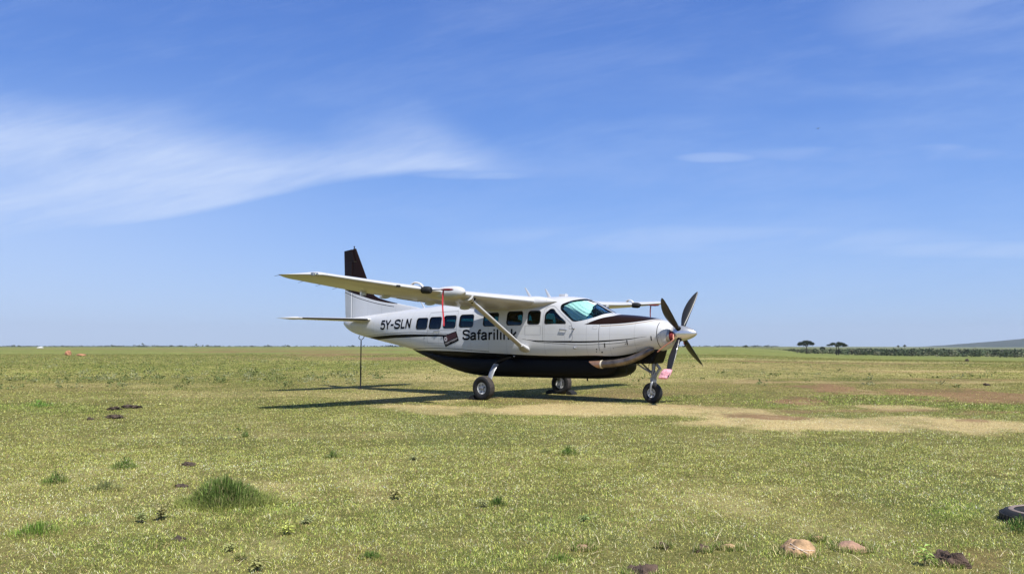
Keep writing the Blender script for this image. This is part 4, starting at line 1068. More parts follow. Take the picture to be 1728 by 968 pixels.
# tailplane
def hgeo(l):
    le = 11.28 + (11.72 - 11.28) * (l - .3) / 2.6; te = 12.55 - .10 * (l - .3) / 2.6
    if l > 2.88:
        t = (l - 2.88) / (3.13 - 2.88); le += .45 * t ** 1.3
    return le, te
def hsec(l, x0, x1, sg, n=10, sc_=1.0):
    le, te = hgeo(l); c_ = te - le; out = []
    for x_, y_ in airfoil(n, .10 * sc_, 0.0001, x0, x1): out.append((le + c_ * x_, sg * l, 2.262 + y_ * c_))
    return out
for sg in (1, -1):
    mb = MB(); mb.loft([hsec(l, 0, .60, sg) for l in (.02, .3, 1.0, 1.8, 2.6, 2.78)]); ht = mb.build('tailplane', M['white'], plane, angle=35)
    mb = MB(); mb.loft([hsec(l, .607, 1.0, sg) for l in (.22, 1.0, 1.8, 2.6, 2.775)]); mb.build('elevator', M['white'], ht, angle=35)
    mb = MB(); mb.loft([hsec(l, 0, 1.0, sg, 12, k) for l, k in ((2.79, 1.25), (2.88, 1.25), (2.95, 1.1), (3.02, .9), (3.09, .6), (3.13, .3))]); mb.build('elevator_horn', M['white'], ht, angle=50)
    rg = []
    for l in (.42, 1.0, 1.8, 2.5, 2.70):
        le, te = hgeo(l); c_ = (te - le) * 1.0; af = [(x_, y_) for x_, y_ in airfoil(10, .10, .0001) if x_ < .075]
        rg.append([(le + c_ * x_ - .004, sg * l, 2.262 + y_ * c_ * 1.05 + (.003 if y_ > 0 else -.003)) for x_, y_ in af])
    mb = MB(); mb.loft(rg, cap=False, closed=False); mb.build('deice_boot', M['rubber'], ht, angle=80)

# roof aerials
def blade_ant(s, z, h, sweep, c0=.13, name='aerial', y=0.0, par=None):
    mb_ = MB(); rg = []
    for t in (0, .5, 1):
        c_ = c0 * (1 - .62 * t); s0_ = s + sweep * t
        rg.append([(s0_ + c_ * (.5 * math.cos(2 * math.pi * j / 12)), y + .012 * (1 - .6 * t) * math.sin(2 * math.pi * j / 12), z + h * t) for j in range(12)])
    mb_.loft(rg); return mb_.build(name, M['white'], par or plane)
blade_ant(5.02, 2.72, .33, .22); blade_ant(4.38, 2.72, .26, .15); blade_ant(9.16, 2.56, .24, .19, .09)
mb = MB(); mb.box((3.92, 0, 2.775), (.10, .07, .04)); mb.tube([(3.84, 0, 2.80), (3.84, 0, 2.85)], .008, 6); mb.build('roof_antenna', M['white'], plane, bevel=.008)
mb = MB(); mb.box((7.9, .22, 2.655), (.32, .012, .02)); mb.tube([(7.2, .3, 2.67), (7.35, .3, 2.74), (7.55, .3, 2.74), (7.65, .3, 2.66)], .014, 8); mb.build('roof_rail', M['rubber'], plane)
for sg in (1,):
    mb = MB(); mb.tube([(1.95, .3, 1.0), (1.78, .3, .86), (1.80, .31, .72)], .008, 6); mb.build('drain_pipe', M['rubber'], chin)
    mb = MB(); mb.tube([(1.55, .12, .975), (1.72, .14, .80), (1.78, .15, .66)], .006, 6); mb.build('drain_pipe', M['rubber'], chin)
# seats seen through the glass
for s in (3.95, 5.05, 5.95, 6.85, 7.55, 8.25):
    for y in (.42, -.42):
        seat = empty('seat'); seat.parent = plane
        mb = MB(); mb.box((s - .1, y, 1.50), (.24, .21, .07)); mb.build('cushion', M['seat'], seat, bevel=.03)
        mb = MB(); mb.box((s + .16, y, 1.82), (.055, .20, .32), Matrix.Rotation(R(10), 3, 'Y')); mb.build('backrest', M['seat'], seat, bevel=.03)
mb = MB(); mb.box((2.75, 0, 1.86), (.18, .66, .14)); mb.build('instrument_panel', M['interior'], plane, bevel=.02)

# ------------------------------------------------------------------ things resting on or hung from the aeroplane
PM = plane.matrix_basis.copy()
def W(p): return PM @ Vector(p)
def place(mb_, name, m, base, **k):
    """an object of its own, given in aeroplane coordinates, origin at base"""
    b_ = Vector(base); mb_.v = [tuple(Vector(p) - b_) for p in mb_.v]; o = mb_.build(name, m, **k); o.location = W(base); o.rotation_euler = plane.rotation_euler; return o
# foil sunshade behind the starboard windshield
shp = rpoly([(3.50, 2.46), (3.47, 2.36), (3.10, 2.08), (2.98, 2.07), (2.78, 2.10), (2.70, 2.30), (2.80, 2.52), (3.02, 2.60), (3.3, 2.56)], .04)
bm = conform([shp], -.06, 1, side, .022)
for v in bm.verts:
    t = -v.co.x * .45 + v.co.z * .89 + .012 * math.sin(v.co.x * 7); v.co.y += .016 * math.sin(t * 2 * math.pi / .075) + .006 * math.sin(t * 2 * math.pi / .029 + v.co.x * 6); v.co.y = max(v.co.y, .06)
b0 = Vector((3.1, .5, 2.08))
for v in bm.verts: v.co -= b0
sh = from_bm('sunshade', bm, M['foil'], None, True); sh.location = W(b0); sh.rotation_euler = plane.rotation_euler
tag(sh, 'crinkled silvery green sunshade behind the near windshield pane', 'sunshade')
# intake plugs
for sg, lb in ((1, 'dark red canvas plug in the near engine intake with a dangling strap'), (-1, 'pinkish red plug in the far engine intake behind the spinner')):
    r_ = empty('intake_plug', W((.6, sg * .255, 1.60)), plane.rotation_euler.z); tag(r_, lb, 'intake cover')
    mb = MB(); mb.ellipsoid((-.02, 0, .065), (.075, .085, .115), 18, 12); mb.build('plug', M['red'] if sg > 0 else M['pinkstrap'], r_)
    mb = MB()
    if sg > 0:
        mb.tube(catmull([(-.09, 0, .10), (-.10, .01, .03), (-.09, .02, -.05), (.10, .06, -.18), (.30, .08, -.33)], 6), .017, 8, squash=.35); mb.build('strap', M['salmon'], r_)
    else:
        mb.tube(catmull([(-.09, 0, .06), (-.13, 0, -.02), (-.11, -.02, -.14)], 6), .03, 8, squash=.4); mb.build('strap', M['pinkstrap'], r_)
        mb = MB(); mb.tube(catmull([(-.11, -.02, -.13), (-.17, 0, -.17), (-.12, .03, -.20)], 4), .016, 6); mb.build('buckle', M['rubber'], r_)
# blade cover
u = Vector((0, math.sin(R(143)), math.cos(R(143)))); tv = Vector((0, math.cos(R(143)), -math.sin(R(143))))
mb = MB(); rg = []; c0 = HUB + u * 1.06
for i in range(11):
    t = i / 10; r = 1.09 + .25 * t; wd = (.125 + .010 * math.sin(t * 2.2)) * (1 if t < .95 else .93); th = .035 + .035 * math.sin(min(1, t * 1.3) * math.pi)
    p = HUB + u * r + Vector((.03 + .05 * t, 0, 0))
    rg.append([p + Vector((1, 0, 0)) * wd * math.cos(2 * math.pi * j / 28) * (1 + .03 * math.sin(5 * j + i)) + tv * th * math.sin(2 * math.pi * j / 28) * (1 + .16 * math.sin(3.1 * j + i * .4)) for j in range(28)])
mb.loft(rg); bc = place(mb, 'blade_cover', M['pink'], c0, angle=75); tag(bc, 'pink cloth bag pulled over the lower near propeller blade tip', 'blade cover')
# pitot covers with ribbons
for sg, lb in ((1, 'red cover and long hanging ribbon on the pitot tube of the near wing'), (-1, 'red cover and dark ribbon on the pitot tube of the far wing')):
    lp_ = 4.68 if sg > 0 else 4.92; g = wgeo(lp_); base = Vector((g[0] - .74, sg * lp_, g[2] - .045)); r_ = empty('pitot_cover', W(base), plane.rotation_euler.z); tag(r_, lb, 'pitot cover')
    mb = MB(); mb.tube([(.18, 0, .005), (.08, 0, .003), (-.06, 0, -.002), (-.16, 0, -.004), (-.21, 0, -.005)], [.014, .032, .036, .026, .008], 10, squash=.8); mb.build('sleeve', M['red'], r_)
    mb = MB(); rg = []
    for i in range(13):
        t = i / 12; z = -.02 - .80 * t; a = .5 + .9 * math.sin(t * 3.0); w_ = .019
        p = Vector((.10 + .015 * math.sin(t * 5), .01 * math.sin(t * 4), z)); dv_ = Vector((math.cos(a), math.sin(a), 0)) * w_; nn = Vector((-math.sin(a), math.cos(a), 0)) * .003
        rg.append([p - dv_ - nn, p + dv_ - nn, p + dv_ + nn, p - dv_ + nn])
    mb.loft(rg); mb.build('ribbon', M['redribbon'] if sg > 0 else M['red'], r_)
# tail stand
base = Vector((12.10, 0, 0)); ts = empty('tail_stand', W(base), plane.rotation_euler.z); tag(ts, 'thin black pole standing under the tail as a prop', 'tail stand')
MB().tube([(0, 0, 0), (0, 0, .85)], .024, 10).build('pole', M['rubber'], ts); MB().tube([(0, 0, .85), (0, 0, 1.60)], .018, 10).build('inner_tube', M['black'], ts)
mb = MB(); mb.tube(catmull([(-.05, .10, 1.76), (-.01, .11, 1.68), (0, 0, 1.62), (.01, -.11, 1.68), (-.05, -.10, 1.76)], 5), .014, 8); mb.build('yoke', M['steel'], ts)
MB().lathe([(0, .10), (.015, .10), (.03, .03)], (0, 0, 0), (0, 0, 1), 16).build('foot', M['rubber'], ts)
# wheel chocks
for (s, l, lb) in ((5.62, -1.77, 'black wedge chock behind the far main wheel'), (4.86, -1.70, 'black wedge chock in front of the far main wheel'), (5.60, 1.72, 'black wedge chock behind the near main wheel')):
    mb = MB(); sg = 1 if s > 5.25 else -1
    prof_ = [(-.10 * sg, .0), (.12 * sg, 0), (.10 * sg, .07), (-.02 * sg, .13), (-.055 * sg, .12)]
    mb.loft([[(a, y, z) for a, z in prof_] for y in (-.14, .14)])
    mb.v = [(a + s, b_ + l, c_) for a, b_, c_ in mb.v]; ck = place(mb, 'wheel_chock', M['rubber'], (s, l, 0), smooth=False, bevel=.01); tag(ck, lb, 'chock', 'chocks by the main wheels')
# ================================================================== things on the plain
def blob_mesh(c_, r, seed, rough=.18, nu=28, nv=16, flat=True):
    rnd = random.Random(seed); ph = [rnd.uniform(0, 6.28) for _ in range(12)]; mb_ = MB(); rings = []
    for i in range(nv + 1):
        t = min(max(math.pi * i / nv, .03), math.pi - .03); ring = []
        for j in range(nu):
            a = 2 * math.pi * j / nu; d = Vector((math.sin(t) * math.cos(a), math.sin(t) * math.sin(a), math.cos(t)))
            k = 1 + rough * (.5 * math.sin(d.x * 3 + ph[0]) * math.cos(d.y * 3.3 + ph[1]) + .35 * math.sin(d.x * 7 + d.z * 5 + ph[2]) * math.sin(d.y * 6 + ph[3]) + .22 * math.sin(d.x * 15 + ph[4]) * math.sin(d.y * 14 + d.z * 11 + ph[5]))
            ring.append((c_[0] + d.x * r[0] * k, c_[1] + d.y * r[1] * k, c_[2] + d.z * r[2] * k))
        rings.append(ring)
    mb_.loft(rings); return mb_
M['stone'] = mat('pale_orange_stone', (.47, .30, .165), .9, vary=.5, scale=9, bump=.02, bscale=22)
M['stoneflat'] = mat('brown_sandstone', (.40, .24, .16), .9, vary=.25, scale=14, bump=.012, bscale=40)
M['clod'] = mat('dark_earth_clod', (.115, .075, .055), .95, vary=.4, scale=16, bump=.04, bscale=30)
M['dung'] = mat('dried_dark_dung', (.085, .060, .042), .95, vary=.4, scale=16, bump=.03, bscale=30)
M['vein'] = mat('pale_quartz_vein', (.72, .60, .50), .8, vary=.15)
M['termite'] = mat('red_earth_mound', (.42, .20, .11), .95, vary=.25, scale=3, bump=.05, bscale=8)
def rock(u, v, w, h, name, m, label, cat, group=None, seed=1, sink=.62, rough=.28, yk=.8):
    px, py, pz = G(u, v); k = math.hypot(px, py) / FPX; r = w * k / 2; hz = h * k
    o = blob_mesh((0, 0, hz * (1 - sink) - hz * .5), (r, r * yk, hz * .62), seed, rough).build(name, M[m], angle=60)
    o.location = (px, py, pz); o.rotation_euler.z = seed; return tag(o, label, cat, group)
st1 = rock(1345, 934, 54, 40, 'stone', 'stone', 'largest pale orange rounded stone, crossed by two pale veins, at the lower right', 'stone', seed=31, sink=.55)
k_ = math.hypot(*G(1345, 934)[:2]) / FPX; mb = MB()
stone_bvh = None
from mathutils.bvhtree import BVHTree
stone_bvh = BVHTree.FromPolygons([v.co.copy() for v in st1.data.vertices], [tuple(p.vertices) for p in st1.data.polygons])
for (x0, z0), (x1, z1), wd in (((-.80, .62), (.80, .40), .0024), ((-.45, .80), (.50, .16), .0028)):
    path = []
    for i in range(15):
        t = i / 14; X = (x0 + (x1 - x0) * t) * 27 * k_; Z_ = (z0 + (z1 - z0) * t) * 22 * k_
        rot = Matrix.Rotation(-31, 3, 'Z'); h_ = stone_bvh.ray_cast(rot @ Vector((X, -1, Z_)), rot @ Vector((0, 1, 0)))
        if h_[0] is not None: path.append(h_[0] + h_[1] * .0005)
    if len(path) > 3: mb.tube(path, wd, 6)
if mb.v: mb.build('vein', M['vein'], st1)
rock(1436, 926, 58, 22, 'stone', 'stoneflat', 'flat brown stone to the right of the large veined stone', 'stone', seed=5, sink=.62, rough=.2)
rock(1381, 912, 22, 16, 'stone', 'stone', 'small stone just behind and right of the large veined stone', 'stone', seed=6)
rock(1228, 925, 34, 14, 'stone', 'stone', 'low orange stone half hidden in grass left of the large veined stone', 'stone', seed=7)
rock(984, 925, 34, 11, 'stone', 'stoneflat', 'low tan stone in the grass near the bottom centre', 'stone', seed=8)
rock(405, 944, 11, 9, 'stone', 'vein', 'tiny pale pebble in the grass at the lower left', 'stone', seed=9)
rock(1086, 968, 54, 22, 'earth_clod', 'clod', 'dark brown earth clod cut by the bottom edge of the picture', 'earth clod', 'earth clods in the foreground grass', 11, .45, .6)
rock(1602, 952, 46, 26, 'earth_clod', 'clod', 'dark lumpy earth clod beside a green seedling at the lower right', 'earth clod', 'earth clods in the foreground grass', 12, .5, .7)
rock(1188, 930, 24, 14, 'earth_clod', 'clod', 'small earth clod just left of the low orange stone', 'earth clod', 'earth clods in the foreground grass', 13, .45, .6)
rock(1120, 924, 22, 13, 'earth_clod', 'clod', 'small earth clod between the low tan stone and the low orange stone', 'earth clod', 'earth clods in the foreground grass', 14, .45, .6)
for i, (u, v, w_, h_, lb) in enumerate([(193, 691, 24, 6, 'dark dung patch, left one of the pair near the bright tuft'), (224, 688, 26, 6, 'dark dung patch, right one of the pair near the bright tuft'), (195, 705, 24, 7, 'dark dung patch just below the pair'), (153, 708, 9, 5, 'small dark dung lump left of the three larger patches'), (306, 821, 18, 6, 'dark dung patch left of the biggest grass tuft'), (318, 785, 22, 6, 'dark dung patch behind the biggest grass tuft'), (1665, 650, 9, 4, 'far dark earth lump on the reddish patch at the right'), (1632, 609, 6, 4, 'far dark lump near the bushland edge at the right'), (302, 910, 20, 6, 'dark dung patch below the biggest grass tuft')]):
    rock(u, v, w_, h_, 'dung_patch', 'dung', lb, 'dung', 'dung patches on the grass', 20 + i, .42, .8, .9)
for u, v, w_, h_, lb in ((115, 599, 9, 7, 'taller orange termite mound far off at the left'), (137, 600, 13, 3, 'low orange earth heap right of the taller termite mound')):
    px, py, pz = G(u, v); k = math.hypot(px, py) / FPX
    o = blob_mesh((0, 0, h_ * k * .3), (w_ * k / 2, w_ * k / 2.2, h_ * k * .7), int(u), .35).build('termite_mound', M['termite']); o.location = (px, py, pz); tag(o, lb, 'termite mound', 'orange mounds on the far plain')
px, py, pz = G(68, 587.2); mb = blob_mesh((0, 0, .25), (2.4, 1.0, .75), 77, .25); o = mb.build('far_vehicle', mat('white_vehicle_paint', (.7, .7, .68), .7)); o.location = (px, py, pz); tag(o, 'tiny whitish boulder near the horizon at the far left', 'vehicle')  # plain white blob standing in for a far-off vehicle

# old tyre lying flat at the right edge
px, py, pz = G(1769, 884); ty = empty('old_tyre', (px, py, pz)); tag(ty, 'old black tyre lying flat in the grass at the right edge', 'tyre')
h = .115
pr = [(-.01, .21), (-.03, .30), (.0, .325), (.03, .33), (.065, .325), (.092, .305), (.102, .27), (.098, .235), (.084, .205), (.07, .195), (.01, .19), (-.01, .20)]
MB().lathe(pr, (0, 0, .0), (0, 0, 1), 56, cap=False).build('tyre_body', M['rubber'], ty, angle=50)
mb = MB()
for k in range(44):
    a = 2 * math.pi * k / 44; mb.box((math.cos(a) * .327, math.sin(a) * .327, .035), (.010, .014, .038), Matrix.Rotation(a, 3, 'Z'))
mb.build('tread_blocks', M['rubber'], ty, smooth=False)
MB().lathe([(.1015, .232), (.107, .240), (.107, .262), (.1035, .27)], (0, 0, 0), (0, 0, 1), 56, cap=False).build('sidewall_ridge', mat('dusty_tyre_sidewall', (.22, .17, .15), .9, vary=.4, scale=6), ty)

# grass tufts and leafy plants of the foreground
def tuft(u, v, w, h, n, colr, label, name='grass_tuft', cat='grass tuft', dark=None, bw=.0045, group=None):
    px, py, pz = G(u, v); k = math.hypot(px, py) / FPX; rad = w * k / 2; hh = h * k
    th = rng.uniform(0, 2 * math.pi, n); r_ = rad * 1.3 * rng.uniform(0, 1, n) ** .8; lx = r_ * np.cos(th); ly = r_ * np.sin(th) * .9
    nz_ = fbm(lx / rad * 1.7 + u, ly / rad * 1.7, 7, 3); mound = hh * np.clip(1.0 - (r_ / (rad * .98)) ** 1.8, 0, 1) * (.1 + 2.0 * nz_)
    zb_ = mound * rng.uniform(0, .75, n); hgt = np.clip(hh * .42, .025, .065) * rng.uniform(.5, 1.3, n); lean = np.clip(.2 + .5 * (r_ / rad) + rng.normal(0, .45, n), 0, 1.25)
    cc = np.array(colr) * np.array((1.45, 1.65, 1.3)) * rng.uniform(.3, 1.8, n)[:, None]; ed_ = np.clip((r_ / rad - .55) / .7, 0, 1)[:, None]; cc = cc * (1 - ed_ * .75) + np.array((.42, .44, .12)) * rng.uniform(.3, 1.4, n)[:, None] * ed_ * .75; dry = rng.uniform(0, 1, n) < .16; cc[dry] = np.array((.42, .38, .17))
    V_, F, C_ = blades(lx, ly, zb_ - .004, hgt, np.full(n, bw) * rng.uniform(.6, 1.4, n), lean, cc, 2, th + rng.normal(0, .9, n))
    o = np_mesh(name, V_, F, M['grass'], C_); o.location = (px, py, pz); return tag(o, label, cat, group)
g_ = 'green tufts standing out of the short grass'
tuft(382, 847, 122, 36, 9000, (.095, .125, .036), 'biggest dark green grass tuft at the lower left', bw=.005, group=g_)
tuft(210, 789, 38, 16, 500, (.07, .115, .025), 'small green tuft above the dry purplish tuft', bw=.006, group=g_)
tuft(95, 814, 40, 16, 500, (.07, .11, .025), 'small green tuft nearest the left edge among three small ones', bw=.006, group=g_)
tuft(176, 826, 52, 18, 600, (.12, .12, .06), 'dry greyish purple tuft between two small green tufts', bw=.005, group=g_)
tuft(959, 766, 30, 14, 500, (.065, .11, .022), 'small dark green tuft right of centre below the aeroplane', bw=.006, group=g_)
tuft(921, 763, 22, 7, 200, (.08, .11, .03), 'flat faint tuft just left of the small dark tuft near the centre', bw=.006, group=g_)
tuft(561, 771, 26, 12, 350, (.07, .115, .025), 'small green tuft below the shadow of the near wing', bw=.006, group=g_)
tuft(413, 737, 14, 10, 200, (.07, .11, .03), 'tiny green tuft left of the near wing shadow tip', bw=.008, group=g_)
tuft(402, 726, 10, 7, 120, (.08, .11, .03), 'tiniest green tuft beside another tiny one left of the shadow', bw=.008, group=g_)
tuft(68, 686, 38, 13, 500, (.11, .20, .04), 'bright green tuft at the left beyond the dung patches', bw=.010, group=g_)
tuft(840, 851, 28, 16, 450, (.075, .115, .028), 'small dark tuft beside a leafy sprig at the lower centre', bw=.005, group=g_)
tuft(60, 900, 70, 20, 1100, (.12, .18, .035), 'bright low green tuft at the lower left edge', bw=.004, group=g_)
tuft(625, 940, 40, 14, 500, (.08, .12, .03), 'dark low tuft near the bottom left of centre', bw=.004, group=g_)
tuft(945, 945, 46, 14, 500, (.09, .14, .03), 'low green tuft below the low tan stone', bw=.004, group=g_)
tuft(1722, 896, 60, 16, 900, (.075, .12, .03), 'taller green grass growing in front of the old tyre', bw=.005, group=g_)
def sprig(u, v, w, h, n, colr, label, leafn=9, ll=.05):
    px, py, pz = G(u, v); k = math.hypot(px, py) / FPX; hh = h * k; rad = w * k / 2
    root = empty('leafy_plant', (px, py, pz)); tag(root, label, 'plant', 'leafy plants in the foreground grass')
    L_ = []; stems = MB()
    for i in range(n):
        a = rng.uniform(0, 6.28); tx, ty_ = math.cos(a) * rad * .6 * (i > 0), math.sin(a) * rad * .6 * (i > 0); tz = hh * rng.uniform(.65, 1)
        stems.tube([(0, 0, 0), (tx * .5, ty_ * .5, tz * .6), (tx, ty_, tz)], [.004, .003, .002], 5)
        for j in range(leafn):
            t = .35 + .65 * j / leafn; bx, by, bz = tx * t, ty_ * t, tz * t; an = j * 2.4 + i; up_ = .15 + .3 * rng.uniform() - (.25 if j % 2 else 0)
            d = Vector((math.cos(an), math.sin(an), up_)).normalized(); s_ = d.cross(Vector((0, 0, 1))).normalized(); l_ = ll * rng.uniform(.7, 1.25); w_ = l_ * .16
            p = Vector((bx, by, bz)); q1 = p + d * l_ * .5; q2 = p + d * l_ + Vector((0, 0, -.25 * l_))
            L_.append((np.array([p, q1 + s_ * w_, q2, q1 - s_ * w_]), np.array([[0, 1, 2, 3]]), np.repeat(np.array([colr]) * rng.uniform(1.8, 4.0), 4, 0)))
    st_o = stems.build('stem', mat('plant_stem', (.12, .11, .05), .8) if 'plant_stem' not in bpy.data.materials else bpy.data.materials['plant_stem'], root)
    V_, F, C_ = gather(L_); o = np_mesh('leaves', V_, F, M['leaf'], C_); o.parent = root
sprig(664, 841, 36, 24, 3, (.17, .16, .07), 'drooping brownish green sprig alone left of the lower centre', ll=.07)
sprig(272, 876, 44, 30, 6, (.16, .15, .07), 'spreading olive leafy plant left of the biggest grass tuft', ll=.055)
sprig(240, 882, 30, 18, 4, (.13, .15, .06), 'lower leafy plant at the left foot of the spreading olive one', ll=.05)
sprig(818, 856, 30, 16, 4, (.15, .16, .08), 'pale leafy sprig left of the small dark tuft at the lower centre', ll=.045)
sprig(1560, 955, 30, 32, 2, (.14, .20, .05), 'upright green seedling left of the dark earth clod at the lower right', ll=.06)
sprig(486, 902, 26, 20, 3, (.24, .26, .07), 'yellow green leafy plant right of the biggest grass tuft', ll=.05)
sprig(515, 884, 30, 12, 3, (.12, .13, .06), 'low drooping plant behind the yellow green leafy one', ll=.05)
sprig(435, 962, 34, 22, 4, (.15, .15, .06), 'dark rosette plant at the bottom edge left of centre', ll=.055)
sprig(385, 930, 30, 14, 3, (.17, .18, .07), 'small olive plant between the biggest tuft and the bottom edge', ll=.05)
sprig(985, 880, 26, 12, 3, (.12, .16, .06), 'small dark sprig above the low tan stone', ll=.045)
sprig(700, 776, 26, 10, 3, (.16, .17, .08), 'faint leafy sprig below the near main wheel', ll=.06)

# ------------------------------------------------------------------ trees, bushland, hill
M['bark'] = mat('dark_bark', (.035, .028, .022), .95, vary=.3, scale=2)
def crown_leaves(clumps, n, ls, colr):
    L_ = []
    for cx, cy, cz, rx, ry, rz in clumps:
        p = rng.normal(0, .42, (n, 3)) * np.array((rx, ry, rz)) + np.array((cx, cy, cz))
        d = rng.normal(0, 1, (n, 3)); d /= np.linalg.norm(d, axis=1)[:, None]; s_ = np.cross(d, rng.normal(0, 1, (n, 3))); s_ /= np.linalg.norm(s_, axis=1)[:, None]
        L = ls * rng.uniform(.5, 1.5, n)[:, None]
        V_ = np.stack([p, p + d * L * .5 + s_ * L * .3, p + d * L, p + d * L * .5 - s_ * L * .3], 1).reshape(-1, 3)
        L_.append((V_, np.arange(n)[:, None] * 4 + np.array([[0, 1, 2, 3]]), np.repeat(np.array(colr) * rng.uniform(.45, 1.6, n)[:, None], 4, 0)))
    return gather(L_)
def acacia(u, Y, hpx, wpx, label, twin=False, flat=.17, seed=1, dx_=0.0, vb=None):
    X = (u - 864) / FPX * Y; z0 = float(terrain(X, Y)) if vb is None else CAM_H - (vb - 584) / FPX * Y
    k = Y / FPX; Hh = hpx * k; Rw = wpx * k / 2; rnd = random.Random(seed)
    root = empty('acacia_tree', (X, Y, z0)); tag(root, label, 'tree', 'umbrella trees on the plain')
    mb_ = MB(); heads = []
    bases = ((-.55, 0), (.55, 0)) if twin else ((0, 0),)
    for bi, (bx, by) in enumerate(bases):
        fork = Vector((bx * 1.1 + dx_ * .3, by, Hh * (.60 if twin else .50)))
        mb_.tube([(bx, by, -.4), (bx * 1.1, by, Hh * .3), fork], [.34, .27, .24], 8)
        for j in range(7 if not twin else 5):
            a = j * 2 * math.pi / (7 if not twin else 5) + rnd.uniform(-.3, .3) + bi; rr_ = Rw * rnd.uniform(.30, .85); tip = Vector((math.cos(a) * rr_ + dx_ * .4, math.sin(a) * rr_, Hh * rnd.uniform(.78, .92)))
            midp = fork.lerp(tip, .5) - Vector((0, 0, Hh * .03)) ; mb_.tube([fork, midp, tip], [.17, .11, .04], 6); heads.append(tip)
    mb_.build('trunk', M['bark'], root)
    cl_ = []
    for i in range(34):
        a = rnd.uniform(0, 6.28); rr_ = Rw * math.sqrt(rnd.random()) * .92; zt = Hh * (1 - flat * .45 - flat * .75 * (rr_ / Rw) ** 2 + rnd.uniform(-.035, .02))
        cl_.append((math.cos(a) * rr_ + dx_, math.sin(a) * rr_, zt, Rw * .20, Rw * .20, Hh * flat * .24))
    V_, F, C_ = crown_leaves(cl_, 150, .42 * Hh / 9.5, (.030, .044, .016)); o = np_mesh('crown', V_, F, M['leaf'], C_); o.parent = root
acacia(1360, 520, 24.5, 28, 'taller umbrella tree with one trunk, left one of the two big flat-topped trees', seed=2, flat=.34, dx_=-.4)
acacia(1411.5, 500, 23.5, 31, 'flat-topped umbrella tree with a twin trunk, right one of the two big ones', True, seed=5, flat=.28)
acacia(1257.5, 900, 8, 10, 'small leaning umbrella tree far off just right of the propeller', seed=7, flat=.4, vb=589.5)
acacia(1386.5, 640, 13, 9, 'small dark tree between the two big umbrella trees', seed=8, flat=.3, vb=597)
acacia(1525, 1500, 9, 5, 'tiny far umbrella tree, right one of a tiny pair on the horizon', seed=9, flat=.3, vb=590)
acacia(1514, 1500, 8, 4, 'tiny far tree, left one of a tiny pair on the horizon', seed=10, flat=.3, vb=590)
acacia(1374, 560, 10, 7, 'small dark bushy tree just right of the taller umbrella tree', seed=11, flat=.5)
# bushland: an uncountable belt from the edge of the plain to the horizon
L_ = []
def bush(X, Y, z, r, h, n, colr):
    p = rng.normal(0, .38, (n, 3)) * np.array((r, r, h * .5)) + np.array((X, Y, z + h * .5)); ls = r * .38
    d = rng.normal(0, 1, (n, 3)); d /= np.linalg.norm(d, axis=1)[:, None]; s_ = np.cross(d, rng.normal(0, 1, (n, 3))); s_ /= np.linalg.norm(s_, axis=1)[:, None]
    L = ls * rng.uniform(.6, 1.5, n)[:, None]
    V_ = np.stack([p, p + d * L * .5 + s_ * L * .4, p + d * L, p + d * L * .5 - s_ * L * .4], 1).reshape(-1, 3)
    return V_, np.arange(n)[:, None] * 4 + np.array([[0, 1, 2, 3]]), np.repeat(np.array(colr) * rng.uniform(.6, 1.4, n)[:, None], 4, 0)
for i in range(7600):
    t_ = rng.uniform(.262, .72) if i < 5200 else rng.uniform(.72, 1.35); Y = 540 * math.exp(rng.uniform(0, 1) * 2.0); X = t_ * Y
    if t_ < .34: Y = max(Y, 600 + 900 * (.34 - t_) / .08); X = t_ * Y
    z = float(terrain(X, Y)); hmax = CAM_H - z - 4.6 / FPX * Y - .1
    if hmax < .5: hmax = .5
    h = min(rng.uniform(1.6, 4.2), hmax); r = h * rng.uniform(.6, 1.1); kk = rng.uniform(.6, 1.3)
    L_.append(bush(X, Y, z - .1, r, h, 26 if Y < 1100 else 12, np.array((.085, .11, .050)) * kk if rng.uniform() < .5 else np.array((.18, .18, .105)) * kk))
for i in range(600):                      # bigger dark crowns along the near rim
    t_ = rng.choice([rng.uniform(.41, .62), rng.uniform(.27, 1.2)]); Y = 545 + rng.uniform(0, 160); X = t_ * Y
    if t_ < .33: continue
    z = float(terrain(X, Y)); h = min(rng.uniform(2.0, 5.2), CAM_H - z - 1.7) * (.5 if rng.uniform() < .4 else 1); L_.append(bush(X, Y, z - .1, h * .75, h, 60, np.array((.06, .08, .036)) * rng.uniform(.5, 1.9)))
bushland = np_mesh('bushland', *[gather(L_)[k] for k in (0, 1)], M['leaf'], gather(L_)[2]); tag(bushland, 'dark green belt of bushes and scrub along the far right of the plain', 'bushland', kind='stuff')
# thin dark fringe of far scrub on the left horizon
L_ = []
for i in range(2600):
    t_ = rng.uniform(-.75, .32); Y = rng.uniform(1500, 4200); cl = fbm(np.array([t_ * 14.0]), np.array([3.3]), 101)[0]
    if rng.uniform() > cl * 1.5 - .2: continue
    h = rng.uniform(1.5, 3.5) * (1.5 if rng.uniform() < .04 else 1); L_.append(bush(t_ * Y, Y, -.2, h * 1.8, h, 10, np.array((.05, .065, .03)) * rng.uniform(.6, 1.3)))
scrub = np_mesh('far_scrub', *[gather(L_)[k] for k in (0, 1)], M['leaf'], gather(L_)[2]); tag(scrub, 'thin dark fringe of scrub along the horizon at the left', 'scrub', kind='stuff')
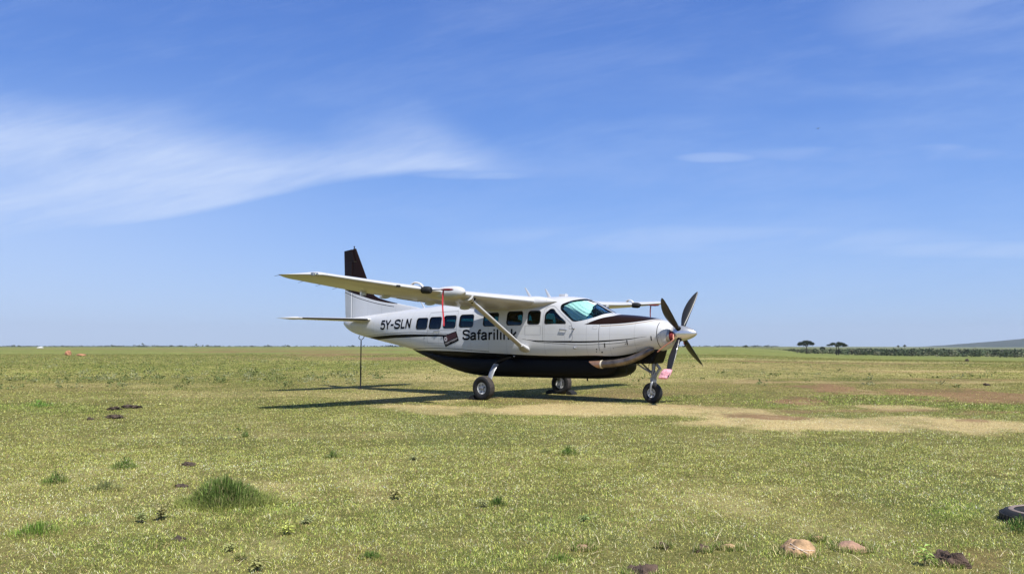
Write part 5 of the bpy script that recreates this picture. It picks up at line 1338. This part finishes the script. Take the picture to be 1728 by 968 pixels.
# hill on the right
hm = bpy.data.materials.new('wooded_hill'); hm.use_nodes = True; nt = hm.node_tree; q = NX(nt); b = nt.nodes['Principled BSDF']; tc = nt.nodes.new('ShaderNodeTexCoord')
n = q.noise(tc.outputs['Object'], .012, 8, .7); nt.links.new(q.mix(q.smooth(n, .35, .65), (.018, .032, .016), (.045, .06, .032)), b.inputs['Base Color']); b.inputs['Roughness'].default_value = 1; b.inputs['Specular IOR Level'].default_value = 0
Y0 = 7000.0; xs = np.linspace(.50, 1.9, 160) * Y0; ys = np.linspace(-1, 1, 40)
def hillz(t_): return np.interp(t_, [.50, .521, .55, .578, .612, .68, .76, .86, 1.0, 1.3, 1.9], [-8, -4, 0, 5, 11, 22, 32, 38, 37, 22, -2]) / FPX * Y0
V_ = []; 
for yy in ys:
    for X in xs:
        e_ = max(0, 1 - yy * yy) ** .8; V_.append((X, Y0 + yy * 1600, float(hillz(X / Y0)) * e_ + 22 * (float(fbm(np.array([X / 420.]), np.array([yy * 4.]), 5)[0]) - .5) * e_ - 12))
V_ = np.array(V_); nx_ = len(xs); ny_ = len(ys); I, J = np.meshgrid(np.arange(ny_ - 1), np.arange(nx_ - 1), indexing='ij'); I = I.ravel(); J = J.ravel()
hill = np_mesh('hill', V_, np.stack([I * nx_ + J, I * nx_ + J + 1, (I + 1) * nx_ + J + 1, (I + 1) * nx_ + J], 1), hm, None, True); hill['kind'] = 'structure'

# a small bird high over the plain
bx, by, bz = (1380 - 864) / FPX * 70, 70.0, 0; cp, sp = math.cos(R(PITCH)), math.sin(R(PITCH)); a_ = (1380 - 864) / FPX; b_ = -(217 - 484) / FPX
dv = Vector((a_, cp - b_ * sp, sp + b_ * cp)); bp0 = Vector((0, 0, CAM_H)) + dv * 78
bird = empty('flying_bird', bp0, .7); tag(bird, 'tiny dark bird flying high in the blue sky at the right', 'bird')
M['feather'] = mat('dark_feathers', (.02, .018, .016), .8)
mb = MB(); mb.tube([(-.12, 0, 0), (-.09, 0, .004), (0, 0, 0), (.08, 0, 0), (.16, 0, 0)], [.006, .018, .028, .018, .008], 10); bd = mb.build('bird_body', M['feather'], bird)
for sg in (1, -1):
    mb = MB(); rg = []
    for t in (0, .35, .7, 1):
        c_ = .075 * (1 - .75 * t ** 1.5); rg.append([(-.02 + .05 * t * t + c_ * math.cos(2 * math.pi * j / 8) * .5, sg * (.02 + .22 * t), .05 * math.sin(t * 2.4) + .004 * math.sin(2 * math.pi * j / 8)) for j in range(8)])
    mb.loft(rg); mb.build('wing', M['feather'], bd)

# ------------------------------------------------------------------ the air: a closed box of thin even haze
hz = MB(); hz.box((0, 0, 158), (14800, 14800, 174)); hzo = hz.build('haze', [], None, smooth=False); hzo['kind'] = 'stuff'
hzm = bpy.data.materials.new('thin_haze'); hzm.use_nodes = True; nt = hzm.node_tree; nt.nodes.clear()
pv = nt.nodes.new('ShaderNodeVolumePrincipled'); pv.inputs['Color'].default_value = (.80, .88, 1.0, 1); pv.inputs['Density'].default_value = 6e-5; pv.inputs['Anisotropy'].default_value = 0.0
ho = nt.nodes.new('ShaderNodeOutputMaterial'); nt.links.new(pv.outputs[0], ho.inputs['Volume']); hzo.data.materials.append(hzm)
